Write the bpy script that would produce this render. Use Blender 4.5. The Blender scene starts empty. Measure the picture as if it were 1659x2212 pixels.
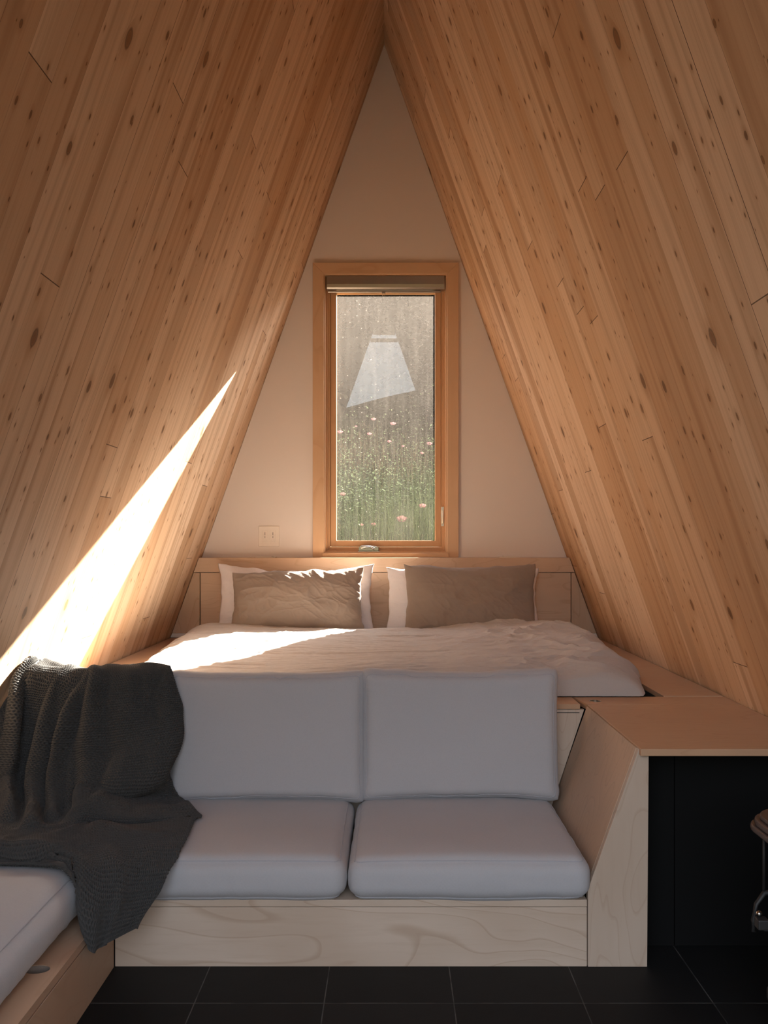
import bpy, bmesh, math, random
import numpy as np
from mathutils import Vector
from mathutils.bvhtree import BVHTree

random.seed(7)
PI = math.pi
sc = bpy.context.scene
COL = sc.collection

# ------------------------------------------------------------------ camera
F_PX, W_PX, H_PX = 1946.0, 1659.0, 2212.0
VX, VY = 848.0, 1172.0            # where the camera's level axis meets the picture
CAMZ = 1.083
cam_data = bpy.data.cameras.new('camera')
cam = bpy.data.objects.new('camera', cam_data)
COL.objects.link(cam)
cam.location = (0, 0, CAMZ)
cam.rotation_euler = (PI / 2, 0, 0)
cam_data.sensor_fit = 'HORIZONTAL'
cam_data.sensor_width = 36
cam_data.lens = 36 * F_PX / W_PX
cam_data.shift_x = -(VX - W_PX / 2) / W_PX
cam_data.shift_y = (VY - H_PX / 2) / W_PX
cam_data.clip_start = 0.02
cam_data.clip_end = 300
sc.camera = cam

# ------------------------------------------------------------------ light
SUN_DIR = Vector((-0.545, -1.0, -0.715)).normalized()   # the way the light travels
SUN_E = 42.0
SKY = 0.56
sc.view_settings.view_transform = 'Standard'
sc.view_settings.look = 'None'
sc.view_settings.exposure = 1.06
sc.view_settings.gamma = 1.0
sc.view_settings.use_curve_mapping = False
sc.cycles.use_denoising = True
sc.cycles.max_bounces = 8
sc.cycles.diffuse_bounces = 7
sc.cycles.transparent_max_bounces = 16
sc.cycles.sample_clamp_indirect = 6.0

world = bpy.data.worlds.new('sky')
sc.world = world
world.use_nodes = True
wn = world.node_tree.nodes
wl = world.node_tree.links
wn.clear()
w_out = wn.new('ShaderNodeOutputWorld')
w_bg = wn.new('ShaderNodeBackground')
w_sky = wn.new('ShaderNodeTexSky')
w_sky.sky_type = 'NISHITA'
w_sky.sun_disc = False
w_sky.sun_elevation = math.asin(-SUN_DIR.z)
w_sky.sun_rotation = math.atan2(-SUN_DIR.x, -SUN_DIR.y)
w_sky.air_density = 1.0
w_sky.dust_density = 2.0
w_hsv = wn.new('ShaderNodeHueSaturation')
w_hsv.inputs['Saturation'].default_value = 0.42
w_bg.inputs['Strength'].default_value = SKY
wl.new(w_sky.outputs[0], w_hsv.inputs['Color'])
wl.new(w_hsv.outputs[0], w_bg.inputs['Color'])
wl.new(w_bg.outputs[0], w_out.inputs[0])

sun_data = bpy.data.lights.new('sun', 'SUN')
sun_data.energy = SUN_E
sun_data.angle = math.radians(0.53)
sun_data.color = (1.0, 0.92, 0.82)
sun = bpy.data.objects.new('sun', sun_data)
COL.objects.link(sun)
sun.rotation_euler = SUN_DIR.to_track_quat('-Z', 'Y').to_euler()
sun.location = (3, 9, 6)


def portal(name, loc, sx, sy, rot):
    d = bpy.data.lights.new(name, 'AREA')
    d.shape = 'RECTANGLE'
    d.size, d.size_y = sx, sy
    d.cycles.is_portal = True
    o = bpy.data.objects.new(name, d)
    COL.objects.link(o)
    o.location = loc
    o.rotation_euler = rot


portal('front_portal', (-0.046, -0.21, 1.70), 2.7, 3.4, (PI / 2, 0, 0))       # lights towards +Y
portal('window_portal', (-0.037, 5.20, 1.80), 0.75, 1.6, (-PI / 2, 0, 0))     # lights towards -Y

# ------------------------------------------------------------------ helpers


def new_obj(name, me, m=None, parent=None):
    o = bpy.data.objects.new(name, me)
    COL.objects.link(o)
    if m is not None:
        me.materials.append(m)
    if parent is not None:
        o.parent = parent
    return o


def link_bm(name, bm, m=None, parent=None, smooth=False, bevel=0.0, seg=2):
    me = bpy.data.meshes.new(name)
    bmesh.ops.recalc_face_normals(bm, faces=bm.faces)
    bm.to_mesh(me)
    bm.free()
    if smooth:
        for p in me.polygons:
            p.use_smooth = True
    o = new_obj(name, me, m, parent)
    if bevel > 0:
        b = o.modifiers.new('bevel', 'BEVEL')
        b.width = bevel
        b.segments = seg
        b.limit_method = 'ANGLE'
    return o


def empty(name, loc=(0, 0, 0)):
    o = bpy.data.objects.new(name, None)
    COL.objects.link(o)
    o.location = loc
    o.empty_display_size = 0.1
    return o


def tag(o, label, cat, group=None):
    o['label'] = label
    o['category'] = cat
    if group:
        o['group'] = group
    return o


def struct(o):
    o['kind'] = 'structure'
    return o


def thing(name, loc, label, cat, group=None):
    return tag(empty(name, loc), label, cat, group)


def local(parent, o):
    """keep a part built in world coordinates where it is under its parent"""
    o.parent = parent
    w = parent.matrix_basis.copy()
    p = parent
    while p.parent is not None:
        w = p.parent.matrix_basis @ p.matrix_parent_inverse @ w
        p = p.parent
    o.matrix_parent_inverse = w.inverted()
    return o


def box_bm(bm, x0, x1, y0, y1, z0, z1):
    vs = [bm.verts.new((x, y, z)) for z in (z0, z1) for y in (y0, y1) for x in (x0, x1)]
    for f in ((0, 2, 3, 1), (4, 5, 7, 6), (0, 1, 5, 4), (2, 6, 7, 3), (0, 4, 6, 2), (1, 3, 7, 5)):
        bm.faces.new([vs[i] for i in f])


def box(name, x0, x1, y0, y1, z0, z1, m, parent=None, bevel=0.0012):
    bm = bmesh.new()
    box_bm(bm, x0, x1, y0, y1, z0, z1)
    o = link_bm(name, bm, m, None, bevel=bevel)
    if parent is not None:
        local(parent, o)
    return o


def prism_bm(bm, pts, axis, a, b, holes=()):
    """closed outline in the plane across `axis` swept from a to b; holes are outlines too"""
    def P(u, v, w):
        return {'x': (w, u, v), 'y': (u, w, v), 'z': (u, v, w)}[axis]
    if not holes:
        lo = [bm.verts.new(P(u, v, a)) for u, v in pts]
        hi = [bm.verts.new(P(u, v, b)) for u, v in pts]
        n = len(pts)
        bm.faces.new(lo)
        bm.faces.new(hi[::-1])
        for i in range(n):
            bm.faces.new((lo[i], hi[i], hi[(i + 1) % n], lo[(i + 1) % n]))
        return
    loops = [pts] + list(holes)
    caps = []
    for w in (a, b):
        es = []
        rings = []
        for L in loops:
            vs = [bm.verts.new(P(u, v, w)) for u, v in L]
            rings.append(vs)
            for i in range(len(vs)):
                es.append(bm.edges.new((vs[i], vs[(i + 1) % len(vs)])))
        bmesh.ops.triangle_fill(bm, use_beauty=True, edges=es)
        caps.append(rings)
    for ra, rb in zip(*caps):
        n = len(ra)
        for i in range(n):
            bm.faces.new((ra[i], ra[(i + 1) % n], rb[(i + 1) % n], rb[i]))


def prism(name, pts, axis, a, b, m, parent=None, bevel=0.0012, holes=()):
    bm = bmesh.new()
    prism_bm(bm, pts, axis, a, b, holes)
    o = link_bm(name, bm, m, None, bevel=0 if holes else bevel)
    if parent is not None:
        local(parent, o)
    return o


def circle(cx, cy, rx, ry=None, n=28):
    ry = rx if ry is None else ry
    return [(cx + rx * math.cos(2 * PI * i / n), cy + ry * math.sin(2 * PI * i / n)) for i in range(n)]


def tube_bm(bm, pts, r, n=8, closed=False):
    pts = [Vector(p) for p in pts]
    N = len(pts)
    rings = []
    up = Vector((0.13, 0.27, 0.95)).normalized()
    for i, p in enumerate(pts):
        if closed:
            t = (pts[(i + 1) % N] - pts[i - 1]).normalized()
        else:
            t = (pts[min(i + 1, N - 1)] - pts[max(i - 1, 0)]).normalized()
        a = t.cross(up)
        if a.length < 1e-3:
            a = t.cross(Vector((1, 0, 0)))
        a.normalize()
        b = t.cross(a)
        rr = r[i] if hasattr(r, '__len__') else r
        rings.append([bm.verts.new(p + rr * (math.cos(2 * PI * k / n) * a + math.sin(2 * PI * k / n) * b)) for k in range(n)])
    for i in range(N if closed else N - 1):
        A, B = rings[i], rings[(i + 1) % N]
        for k in range(n):
            bm.faces.new((A[k], A[(k + 1) % n], B[(k + 1) % n], B[k]))
    if not closed:
        bm.faces.new(rings[0][::-1])
        bm.faces.new(rings[-1])


def grid_mesh(name, V, m, parent=None, closed_u=False, faces_extra=None, smooth=True, verts_extra=None, uv=None):
    """V: (nu, nv, 3) array of points -> quads"""
    nu, nv = V.shape[:2]
    idx = np.arange(nu * nv).reshape(nu, nv)
    q = np.stack([idx[:-1, :-1], idx[1:, :-1], idx[1:, 1:], idx[:-1, 1:]], -1).reshape(-1, 4)
    co = V.reshape(-1, 3)
    if verts_extra is not None:
        q = np.concatenate([q, faces_extra])
        co = np.concatenate([co, verts_extra])
    me = bpy.data.meshes.new(name)
    me.vertices.add(len(co))
    me.vertices.foreach_set('co', co.astype(np.float32).ravel())
    me.loops.add(q.size)
    me.loops.foreach_set('vertex_index', q.astype(np.int32).ravel())
    me.polygons.add(len(q))
    me.polygons.foreach_set('loop_start', (np.arange(len(q)) * 4).astype(np.int32))
    me.polygons.foreach_set('loop_total', np.full(len(q), 4, np.int32))
    me.update(calc_edges=True)
    me.polygons.foreach_set('use_smooth', np.full(len(q), smooth))
    me.validate()
    o = new_obj(name, me, m)
    if parent is not None:
        local(parent, o)
    return o


def vnoise(x, y, seed=0):
    x = np.asarray(x, float)
    y = np.asarray(y, float)
    T = np.random.RandomState(seed).rand(256, 256)
    xi = np.floor(x).astype(int)
    yi = np.floor(y).astype(int)
    fx = x - xi
    fy = y - yi
    fx = fx * fx * fx * (fx * (fx * 6 - 15) + 10)
    fy = fy * fy * fy * (fy * (fy * 6 - 15) + 10)
    a = T[xi % 256, yi % 256]
    b = T[(xi + 1) % 256, yi % 256]
    c = T[xi % 256, (yi + 1) % 256]
    d = T[(xi + 1) % 256, (yi + 1) % 256]
    return (a * (1 - fx) + b * fx) * (1 - fy) + (c * (1 - fx) + d * fx) * fy


def fbm(x, y, seed=0, oct=4, gain=0.5):
    s = 0
    a = 1.0
    t = 0
    for k in range(oct):
        s = s + a * (vnoise(x * 2 ** k + 17.3 * k, y * 2 ** k + 9.1 * k, seed + k) - 0.5)
        t += a
        a *= gain
    return s / t


def ridged(x, y, seed=0, oct=3):
    s = 0
    a = 1.0
    t = 0
    for k in range(oct):
        n = 1 - np.abs(2 * vnoise(x * 2 ** k + 3.7 * k, y * 2 ** k + 5.9 * k, seed + k) - 1)
        s = s + a * n ** 3
        t += a
        a *= 0.5
    return s / t


def sstep(a, b, x):
    t = np.clip((x - a) / (b - a), 0, 1)
    return t * t * (3 - 2 * t)


# ------------------------------------------------------------------ materials
class Mat:
    """small wrapper for writing node materials as expressions"""

    def __init__(self, name):
        self.m = bpy.data.materials.new(name)
        self.m.use_nodes = True
        self.t = self.m.node_tree
        self.t.nodes.clear()
        self.out = self.t.nodes.new('ShaderNodeOutputMaterial')

    def n(self, kind, props=None, **inp):
        nd = self.t.nodes.new('ShaderNode' + kind)
        for k, v in (props or {}).items():
            setattr(nd, k, v)
        for k, v in inp.items():
            self.set(nd.inputs[k.replace('_', ' ')], v)
        return nd

    def set(self, sock, v):
        if isinstance(v, bpy.types.NodeSocket):
            self.t.links.new(v, sock)
        elif isinstance(v, (tuple, list)) and sock.type == 'RGBA' and len(v) == 3:
            sock.default_value = (*v, 1)
        else:
            sock.default_value = v

    def math(self, op, a, b=0.0, c=0.0, clamp=False):
        nd = self.t.nodes.new('ShaderNodeMath')
        nd.operation = op
        nd.use_clamp = clamp
        for i, v in enumerate((a, b, c)):
            self.set(nd.inputs[i], v)
        return nd.outputs[0]

    def mix(self, f, a, b):
        nd = self.t.nodes.new('ShaderNodeMix')
        nd.data_type = 'RGBA'
        self.set(nd.inputs[0], f)
        self.set(nd.inputs[6], a)
        self.set(nd.inputs[7], b)
        return nd.outputs[2]

    def mixf(self, f, a, b):
        nd = self.t.nodes.new('ShaderNodeMix')
        nd.data_type = 'FLOAT'
        self.set(nd.inputs[0], f)
        self.set(nd.inputs[2], a)
        self.set(nd.inputs[3], b)
        return nd.outputs[0]

    def step(self, a, b, x):
        nd = self.t.nodes.new('ShaderNodeMapRange')
        nd.interpolation_type = 'SMOOTHSTEP'
        self.set(nd.inputs[0], x)
        nd.inputs[1].default_value = a
        nd.inputs[2].default_value = b
        return nd.outputs[0]

    def vec(self, x, y, z=0.0):
        nd = self.t.nodes.new('ShaderNodeCombineXYZ')
        for i, v in enumerate((x, y, z)):
            self.set(nd.inputs[i], v)
        return nd.outputs[0]

    def xyz(self):
        g = self.t.nodes.new('ShaderNodeNewGeometry')
        s = self.t.nodes.new('ShaderNodeSeparateXYZ')
        self.t.links.new(g.outputs['Position'], s.inputs[0])
        return s.outputs[0], s.outputs[1], s.outputs[2], g.outputs['Position']

    def obj(self):
        g = self.t.nodes.new('ShaderNodeTexCoord')
        s = self.t.nodes.new('ShaderNodeSeparateXYZ')
        self.t.links.new(g.outputs['Object'], s.inputs[0])
        return s.outputs[0], s.outputs[1], s.outputs[2], g.outputs['Object']

    def noise(self, v, scale=1.0, detail=3.0, rough=0.5, dist=0.0):
        nd = self.n('TexNoise', Vector=v, Scale=scale, Detail=detail, Roughness=rough, Distortion=dist)
        return nd.outputs[0]

    def white(self, v=None, w=None):
        nd = self.t.nodes.new('ShaderNodeTexWhiteNoise')
        if v is not None and w is None:
            nd.noise_dimensions = '3D'
            self.set(nd.inputs['Vector'], v)
        else:
            nd.noise_dimensions = '1D'
            self.set(nd.inputs['W'], w)
        return nd.outputs[0]

    def bsdf(self, color, rough=0.6, metal=0.0, spec=0.5, normal=None, **kw):
        nd = self.t.nodes.new('ShaderNodeBsdfPrincipled')
        self.set(nd.inputs['Base Color'], color)
        self.set(nd.inputs['Roughness'], rough)
        self.set(nd.inputs['Metallic'], metal)
        self.set(nd.inputs['Specular IOR Level'], spec)
        if normal is not None:
            self.set(nd.inputs['Normal'], normal)
        for k, v in kw.items():
            self.set(nd.inputs[k.replace('_', ' ')], v)
        self.t.links.new(nd.outputs[0], self.out.inputs[0])
        return nd

    def bump(self, h, strength=0.5, dist=0.001):
        nd = self.n('Bump', Strength=strength, Distance=dist, Height=h)
        return nd.outputs[0]


def mat_planks(name, seed):
    M = Mat(name)
    X, Y, Z, P = M.xyz()
    PW = 0.117
    u = M.math('ADD', M.math('DIVIDE', Y, PW), seed)
    i = M.math('FLOOR', u)
    fu = M.math('FRACT', u)
    v = M.math('MULTIPLY', Z, 1.0614)
    r1 = M.white(w=i)
    vv = M.math('ADD', M.math('DIVIDE', v, 2.6), M.math('MULTIPLY', r1, 7.31))
    j = M.math('FLOOR', vv)
    fv = M.math('FRACT', vv)
    r2 = M.white(v=M.vec(i, j, 3.0))
    r3 = M.white(v=M.vec(i, j, 9.0))
    shift = M.math('MULTIPLY', r2, 40.0)
    # wandering grain
    wob = M.noise(M.vec(M.math('MULTIPLY', Y, 5.0), M.math('MULTIPLY', v, 1.3), shift), 1.0, 2.0)
    yw = M.math('ADD', Y, M.math('MULTIPLY', wob, 0.05))
    g1 = M.noise(M.vec(M.math('MULTIPLY', yw, 60.0), M.math('MULTIPLY', v, 0.9), shift), 1.0, 3.0, 0.55)
    g2 = M.noise(M.vec(M.math('MULTIPLY', yw, 300.0), M.math('MULTIPLY', v, 3.0), shift), 1.0, 2.0, 0.6)
    g3 = M.noise(M.vec(M.math('MULTIPLY', yw, 17.0), M.math('MULTIPLY', v, 0.55), shift), 1.0, 2.0, 0.5)
    light = (0.715, 0.515, 0.35)
    warm = (0.575, 0.365, 0.215)
    dark = (0.36, 0.195, 0.095)
    c = M.mix(M.step(0.15, 0.95, r2), light, warm)
    c = M.mix(M.math('MULTIPLY', M.step(0.72, 1.0, r3), 0.8), c, (0.46, 0.29, 0.17))
    c = M.mix(M.math('MULTIPLY', M.step(0.47, 0.72, g3), 0.58), c, dark)
    c = M.mix(M.math('MULTIPLY', M.step(0.46, 0.72, g1), 0.28), c, dark)
    c = M.mix(M.math('MULTIPLY', M.step(0.45, 0.75, g2), 0.16), c, dark)
    # knots, two sizes
    knot_h = None
    for (s, lo, hi, cover, asp, sd) in ((0.150, 0.005, 0.015, 0.42, 1.6, 0.0), (0.075, 0.0022, 0.0065, 0.40, 2.0, 5.0), (0.047, 0.0010, 0.0030, 0.30, 2.4, 11.0)):
        wv = M.math('MULTIPLY', M.math('SUBTRACT', M.noise(M.vec(M.math('MULTIPLY', Y, 40.0), M.math('MULTIPLY', v, 25.0), sd), 1.0, 2.0), 0.5), 0.006)
        vo = M.n('TexVoronoi', {'voronoi_dimensions': '2D', 'feature': 'F1'},
                 Vector=M.vec(M.math('DIVIDE', M.math('ADD', Y, wv), s), M.math('DIVIDE', v, s * asp), 0.0), Scale=1.0)
        d = M.math('MULTIPLY', vo.outputs['Distance'], s)
        sep = M.n('SeparateColor', Color=vo.outputs['Color'])
        rad = M.math('ADD', M.math('MULTIPLY', M.math('POWER', sep.outputs[1], 2.2), hi - lo), lo)
        on = M.math('LESS_THAN', sep.outputs[0], cover)
        q = M.math('DIVIDE', d, rad)
        core = M.math('MULTIPLY', M.math('SUBTRACT', 1.0, M.step(0.55, 1.1, q)), on)
        halo = M.math('MULTIPLY', M.math('SUBTRACT', 1.0, M.step(0.6, 3.6, q)), on)
        ring = M.math('MULTIPLY', M.math('MULTIPLY', M.step(0.62, 0.9, q), M.math('SUBTRACT', 1.0, M.step(0.95, 1.25, q))), on)
        c = M.mix(M.math('MULTIPLY', halo, 0.42), c, (0.36, 0.18, 0.075))
        kc = M.mix(sep.outputs[2], (0.24, 0.105, 0.04), (0.085, 0.04, 0.02))
        c = M.mix(M.math('MULTIPLY', core, 0.78), c, kc)
        c = M.mix(M.math('MULTIPLY', ring, 0.55), c, (0.05, 0.022, 0.01))
    # seams and butt joints
    e = M.math('MINIMUM', fu, M.math('SUBTRACT', 1.0, fu))
    ws = M.math('MULTIPLY', M.math('POWER', M.white(w=M.math('ADD', M.math('ROUND', u), 0.37)), 2.0), 0.0060)
    seam = M.math('LESS_THAN', e, M.math('ADD', ws, 0.0035))
    seam_k = M.math('ADD', M.math('MULTIPLY', ws, 130.0), 0.30, clamp=True)
    ev = M.math('MULTIPLY', M.math('MINIMUM', fv, M.math('SUBTRACT', 1.0, fv)), 2.1)
    butt = M.math('LESS_THAN', ev, 0.0011)
    gap = M.math('MAXIMUM', M.math('MULTIPLY', seam, seam_k), M.math('MULTIPLY', butt, 0.85))
    c = M.mix(gap, c, (0.06, 0.028, 0.012))
    hh = M.math('SUBTRACT', M.math('MULTIPLY', r3, 0.6), M.math('MULTIPLY', M.math('MAXIMUM', seam, butt), 2.0))
    hh = M.math('ADD', hh, M.math('MULTIPLY', g2, 0.15))
    M.bsdf(c, 0.6, spec=0.15, normal=M.bump(hh, 0.35, 0.001))
    return M.m


def mat_ply(name, grain, seed=0.0, light=(0.59, 0.475, 0.38), dark=(0.40, 0.285, 0.20), scale=1.0, contrast=1.0, rings=17.0):
    """birch plywood: rotary-cut contour figure; grain = axis the figure runs along"""
    M = Mat(name)
    X, Y, Z, P = M.xyz()
    st = {'x': (1.1, 5.0, 5.0), 'y': (5.0, 1.1, 5.0), 'z': (5.0, 5.0, 1.1)}[grain]
    pv = M.vec(M.math('MULTIPLY', X, st[0] * scale), M.math('MULTIPLY', Y, st[1] * scale), M.math('ADD', M.math('MULTIPLY', Z, st[2] * scale), seed))
    big = M.noise(pv, 1.0, 2.0, 0.45, 0.4)
    lines = M.math('FRACT', M.math('MULTIPLY', big, rings))
    edge = M.math('SUBTRACT', 1.0, M.step(0.0, 0.14, M.math('MINIMUM', lines, M.math('MULTIPLY', M.math('SUBTRACT', 1.0, lines), 4.0))))
    fv = {'x': (6, 60, 60), 'y': (60, 6, 60), 'z': (60, 60, 6)}[grain]
    fine = M.noise(M.vec(M.math('MULTIPLY', X, fv[0] * 1.0), M.math('MULTIPLY', Y, fv[1] * 1.0), M.math('MULTIPLY', Z, fv[2] * 1.0)), 1.0, 3.0, 0.6)
    blot = M.noise(P, 3.0, 2.0)
    c = M.mix(M.math('MULTIPLY', M.step(0.35, 0.7, blot), 0.35 * contrast), light, dark)
    c = M.mix(M.math('MULTIPLY', lines, 0.22 * contrast), c, dark)
    c = M.mix(M.math('MULTIPLY', edge, 0.62 * contrast), c, dark)
    c = M.mix(M.math('MULTIPLY', M.step(0.45, 0.75, fine), 0.22 * contrast), c, dark)
    M.bsdf(c, 0.5, spec=0.3, normal=M.bump(fine, 0.06, 0.001))
    return M.m


def mat_fabric(name, col, weave=900.0, var=0.06, rough=0.9, bump=0.25, trans=None, sheen=0.15):
    M = Mat(name)
    X, Y, Z, P = M.obj()
    w1 = M.math('SINE', M.math('MULTIPLY', M.math('ADD', X, M.math('MULTIPLY', Y, 0.6)), weave * 2.2))
    w2 = M.math('SINE', M.math('MULTIPLY', M.math('ADD', Z, M.math('MULTIPLY', Y, 0.8)), weave * 2.2))
    w = M.math('MULTIPLY', w1, w2)
    n1 = M.noise(P, 6.0, 3.0)
    n2 = M.noise(P, 260.0, 2.0)
    c = M.mix(M.math('MULTIPLY', n1, var * 3), col, tuple(k * 0.80 for k in col))
    c = M.mix(M.math('MULTIPLY', M.step(0.4, 0.75, n2), 0.14), c, tuple(k * 0.72 for k in col))
    h = M.math('ADD', M.math('MULTIPLY', w, 0.5), n2)
    nd = M.bsdf(c, rough, spec=0.12, normal=M.bump(h, bump, 0.0006))
    nd.inputs['Sheen Weight'].default_value = sheen
    if trans:
        tr = M.n('BsdfTranslucent', Color=trans)
        mx = M.n('MixShader', Fac=0.10)
        M.t.links.new(nd.outputs[0], mx.inputs[1])
        M.t.links.new(tr.outputs[0], mx.inputs[2])
        M.t.links.new(mx.outputs[0], M.out.inputs[0])
    return M.m


def mat_plain(name, col, rough=0.6, metal=0.0, spec=0.4, nscale=30.0, var=0.12, bump=0.0):
    M = Mat(name)
    X, Y, Z, P = M.obj()
    n = M.noise(P, nscale, 3.0)
    c = M.mix(M.math('MULTIPLY', n, var * 2), col, tuple(k * 0.6 for k in col))
    M.bsdf(c, rough, metal, spec, normal=M.bump(n, bump, 0.001) if bump else None)
    return M.m


def mat_plaster(name):
    M = Mat(name)
    X, Y, Z, P = M.xyz()
    n = M.noise(P, 220.0, 3.0)
    n2 = M.noise(P, 1.5, 2.0)
    c = M.mix(M.math('MULTIPLY', n2, 0.2), (0.72, 0.64, 0.57), (0.68, 0.60, 0.53))
    M.bsdf(c, 0.8, spec=0.15, normal=M.bump(n, 0.22, 0.0008))
    return M.m


def mat_slate(name):
    M = Mat(name)
    X, Y, Z, P = M.xyz()
    T = 0.305
    u = M.math('DIVIDE', M.math('ADD', X, 0.161 + 10 * T), T)
    v = M.math('DIVIDE', M.math('ADD', Y, -2.118 + 20 * T), T)
    fu = M.math('FRACT', u)
    fv = M.math('FRACT', v)
    e = M.math('MULTIPLY', M.math('MINIMUM', M.math('MINIMUM', fu, M.math('SUBTRACT', 1.0, fu)), M.math('MINIMUM', fv, M.math('SUBTRACT', 1.0, fv))), T)
    grout = M.math('SUBTRACT', 1.0, M.step(0.0007, 0.0019, e))
    r = M.white(v=M.vec(M.math('FLOOR', u), M.math('FLOOR', v), 1.0))
    n = M.noise(P, 9.0, 6.0, 0.6)
    n2 = M.noise(P, 420.0, 2.0)
    c = M.mix(n, (0.005, 0.0052, 0.0056), (0.011, 0.0113, 0.0118))
    c = M.mix(M.math('MULTIPLY', r, 0.35), c, (0.019, 0.0187, 0.0185))
    c = M.mix(M.step(0.74, 0.82, n2), c, (0.05, 0.05, 0.05))
    gn = M.step(0.35, 0.6, M.noise(P, 14.0, 3.0))
    c = M.mix(M.math('MULTIPLY', grout, M.math('ADD', M.math('MULTIPLY', gn, 0.5), 0.25)), c, (0.12, 0.115, 0.11))
    h = M.math('SUBTRACT', M.math('MULTIPLY', n, 1.2), grout)
    M.bsdf(c, 0.6, spec=0.2, normal=M.bump(h, 0.35, 0.0015))
    return M.m


def mat_glass_dirty(name):
    """window pane: clear with a weak mirror, streaked with dust that glows where the sun strikes it"""
    M = Mat(name)
    X, Y, Z, P = M.xyz()
    streak = M.noise(M.vec(M.math('MULTIPLY', X, 42.0), 0.0, M.math('MULTIPLY', Z, 2.2)), 1.0, 4.0, 0.6)
    cloud = M.noise(M.vec(M.math('MULTIPLY', X, 5.0), 0.0, M.math('MULTIPLY', Z, 3.0)), 1.0, 4.0, 0.6)
    spk = M.noise(P, 290.0, 3.0, 0.8)
    spk2 = M.noise(P, 210.0, 3.0, 0.7)
    vo = M.n('TexVoronoi', {'voronoi_dimensions': '3D', 'feature': 'F1'}, Vector=P, Scale=75.0)
    sep = M.n('SeparateColor', Color=vo.outputs['Color'])
    drop = M.math('MULTIPLY', M.math('LESS_THAN', vo.outputs['Distance'], M.math('MULTIPLY', sep.outputs[1], 0.22)), M.math('GREATER_THAN', sep.outputs[0], 0.86))
    base = M.math('ADD', 0.001, M.math('MULTIPLY', M.step(0.35, 0.75, streak), 0.006))
    base = M.math('ADD', base, M.math('MULTIPLY', M.step(0.35, 0.7, cloud), 0.003))
    hgt = M.math('MULTIPLY', M.step(1.30, 2.45, Z), 0.013)
    base = M.math('ADD', base, hgt)
    f = M.math('ADD', base, M.math('MULTIPLY', M.step(0.53, 0.66, spk), M.math('ADD', 0.010, M.math('MULTIPLY', hgt, 3.2))))
    f = M.math('ADD', f, M.math('MULTIPLY', M.step(0.58, 0.8, spk2), 0.018))
    f = M.math('ADD', f, M.math('MULTIPLY', drop, 0.10), clamp=True)
    tr = M.n('BsdfTransparent', Color=(0.97, 0.98, 0.97))
    gl = M.n('BsdfGlossy', Color=(1, 1, 1), Roughness=0.004)
    geo = M.t.nodes.new('ShaderNodeNewGeometry')
    fr = M.n('Fresnel', IOR=M.mixf(geo.outputs['Backfacing'], 1.55, 1 / 1.55))   # same weak mirror on both faces
    m1 = M.n('MixShader', Fac=M.math('ADD', M.math('MULTIPLY', fr.outputs[0], 0.42), 0.0, clamp=True))
    M.t.links.new(tr.outputs[0], m1.inputs[1])
    M.t.links.new(gl.outputs[0], m1.inputs[2])
    tl = M.n('BsdfTranslucent', Color=(0.85, 0.74, 0.64))
    df = M.n('BsdfDiffuse', Color=(0.5, 0.46, 0.42))
    m0 = M.n('MixShader', Fac=0.35)
    M.t.links.new(tl.outputs[0], m0.inputs[1])
    M.t.links.new(df.outputs[0], m0.inputs[2])
    m2 = M.n('MixShader', Fac=f)
    M.t.links.new(m1.outputs[0], m2.inputs[1])
    M.t.links.new(m0.outputs[0], m2.inputs[2])
    M.t.links.new(m2.outputs[0], M.out.inputs[0])
    return M.m


def mat_plant(name, a, b, trans=(0.30, 0.36, 0.10), nscale=3.0, fac=0.4):
    M = Mat(name)
    X, Y, Z, P = M.xyz()
    n = M.noise(P, nscale, 4.0, 0.6)
    c = M.mix(M.step(0.3, 0.7, n), a, b)
    d = M.n('BsdfDiffuse', Color=c)
    t = M.n('BsdfTranslucent', Color=trans)
    mx = M.n('MixShader', Fac=fac)
    M.t.links.new(d.outputs[0], mx.inputs[1])
    M.t.links.new(t.outputs[0], mx.inputs[2])
    M.t.links.new(mx.outputs[0], M.out.inputs[0])
    return M.m


M_WALL_L = mat_planks('knotty_pine_left', 3.21)
M_WALL_R = mat_planks('knotty_pine_right', 57.63)
M_PLASTER = mat_plaster('white_plaster')
M_SLATE = mat_slate('black_slate')
M_PLY_X = mat_ply('birch_ply_front', 'x', 3.3)
M_PLY_Z = mat_ply('birch_ply_upright', 'z', 8.1, light=(0.52, 0.415, 0.33), scale=1.3, contrast=0.75)
M_PLY_ARM = mat_ply('birch_ply_arm', 'z', 14.2, light=(0.54, 0.385, 0.27), scale=1.1)
M_PLY_TOP = mat_ply('birch_ply_top', 'x', 21.7, light=(0.49, 0.305, 0.185), dark=(0.39, 0.22, 0.125), contrast=0.6)
M_PLY_HEAD = mat_ply('birch_ply_headboard', 'x', 33.1, light=(0.66, 0.465, 0.315), dark=(0.48, 0.30, 0.175), contrast=0.7, rings=15)
M_PLY_HEADZ = mat_ply('birch_ply_headboard_side', 'z', 41.0, light=(0.60, 0.42, 0.28), dark=(0.44, 0.27, 0.15), contrast=0.7, rings=15)
M_PLY_SIDE = mat_ply('birch_ply_bench', 'y', 51.4, light=(0.47, 0.315, 0.215), dark=(0.38, 0.24, 0.155), contrast=0.5)
M_FIR = mat_ply('fir_window_wood', 'z', 61.0, light=(0.62, 0.40, 0.235), dark=(0.47, 0.27, 0.13), contrast=0.5, rings=5)
M_FIR_X = mat_ply('fir_window_wood_level', 'x', 66.0, light=(0.62, 0.40, 0.235), dark=(0.47, 0.27, 0.13), contrast=0.5, rings=5)
M_SASH = mat_ply('fir_sash_wood', 'z', 71.0, light=(0.54, 0.315, 0.16), dark=(0.42, 0.215, 0.095), contrast=0.4, rings=4)
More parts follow.
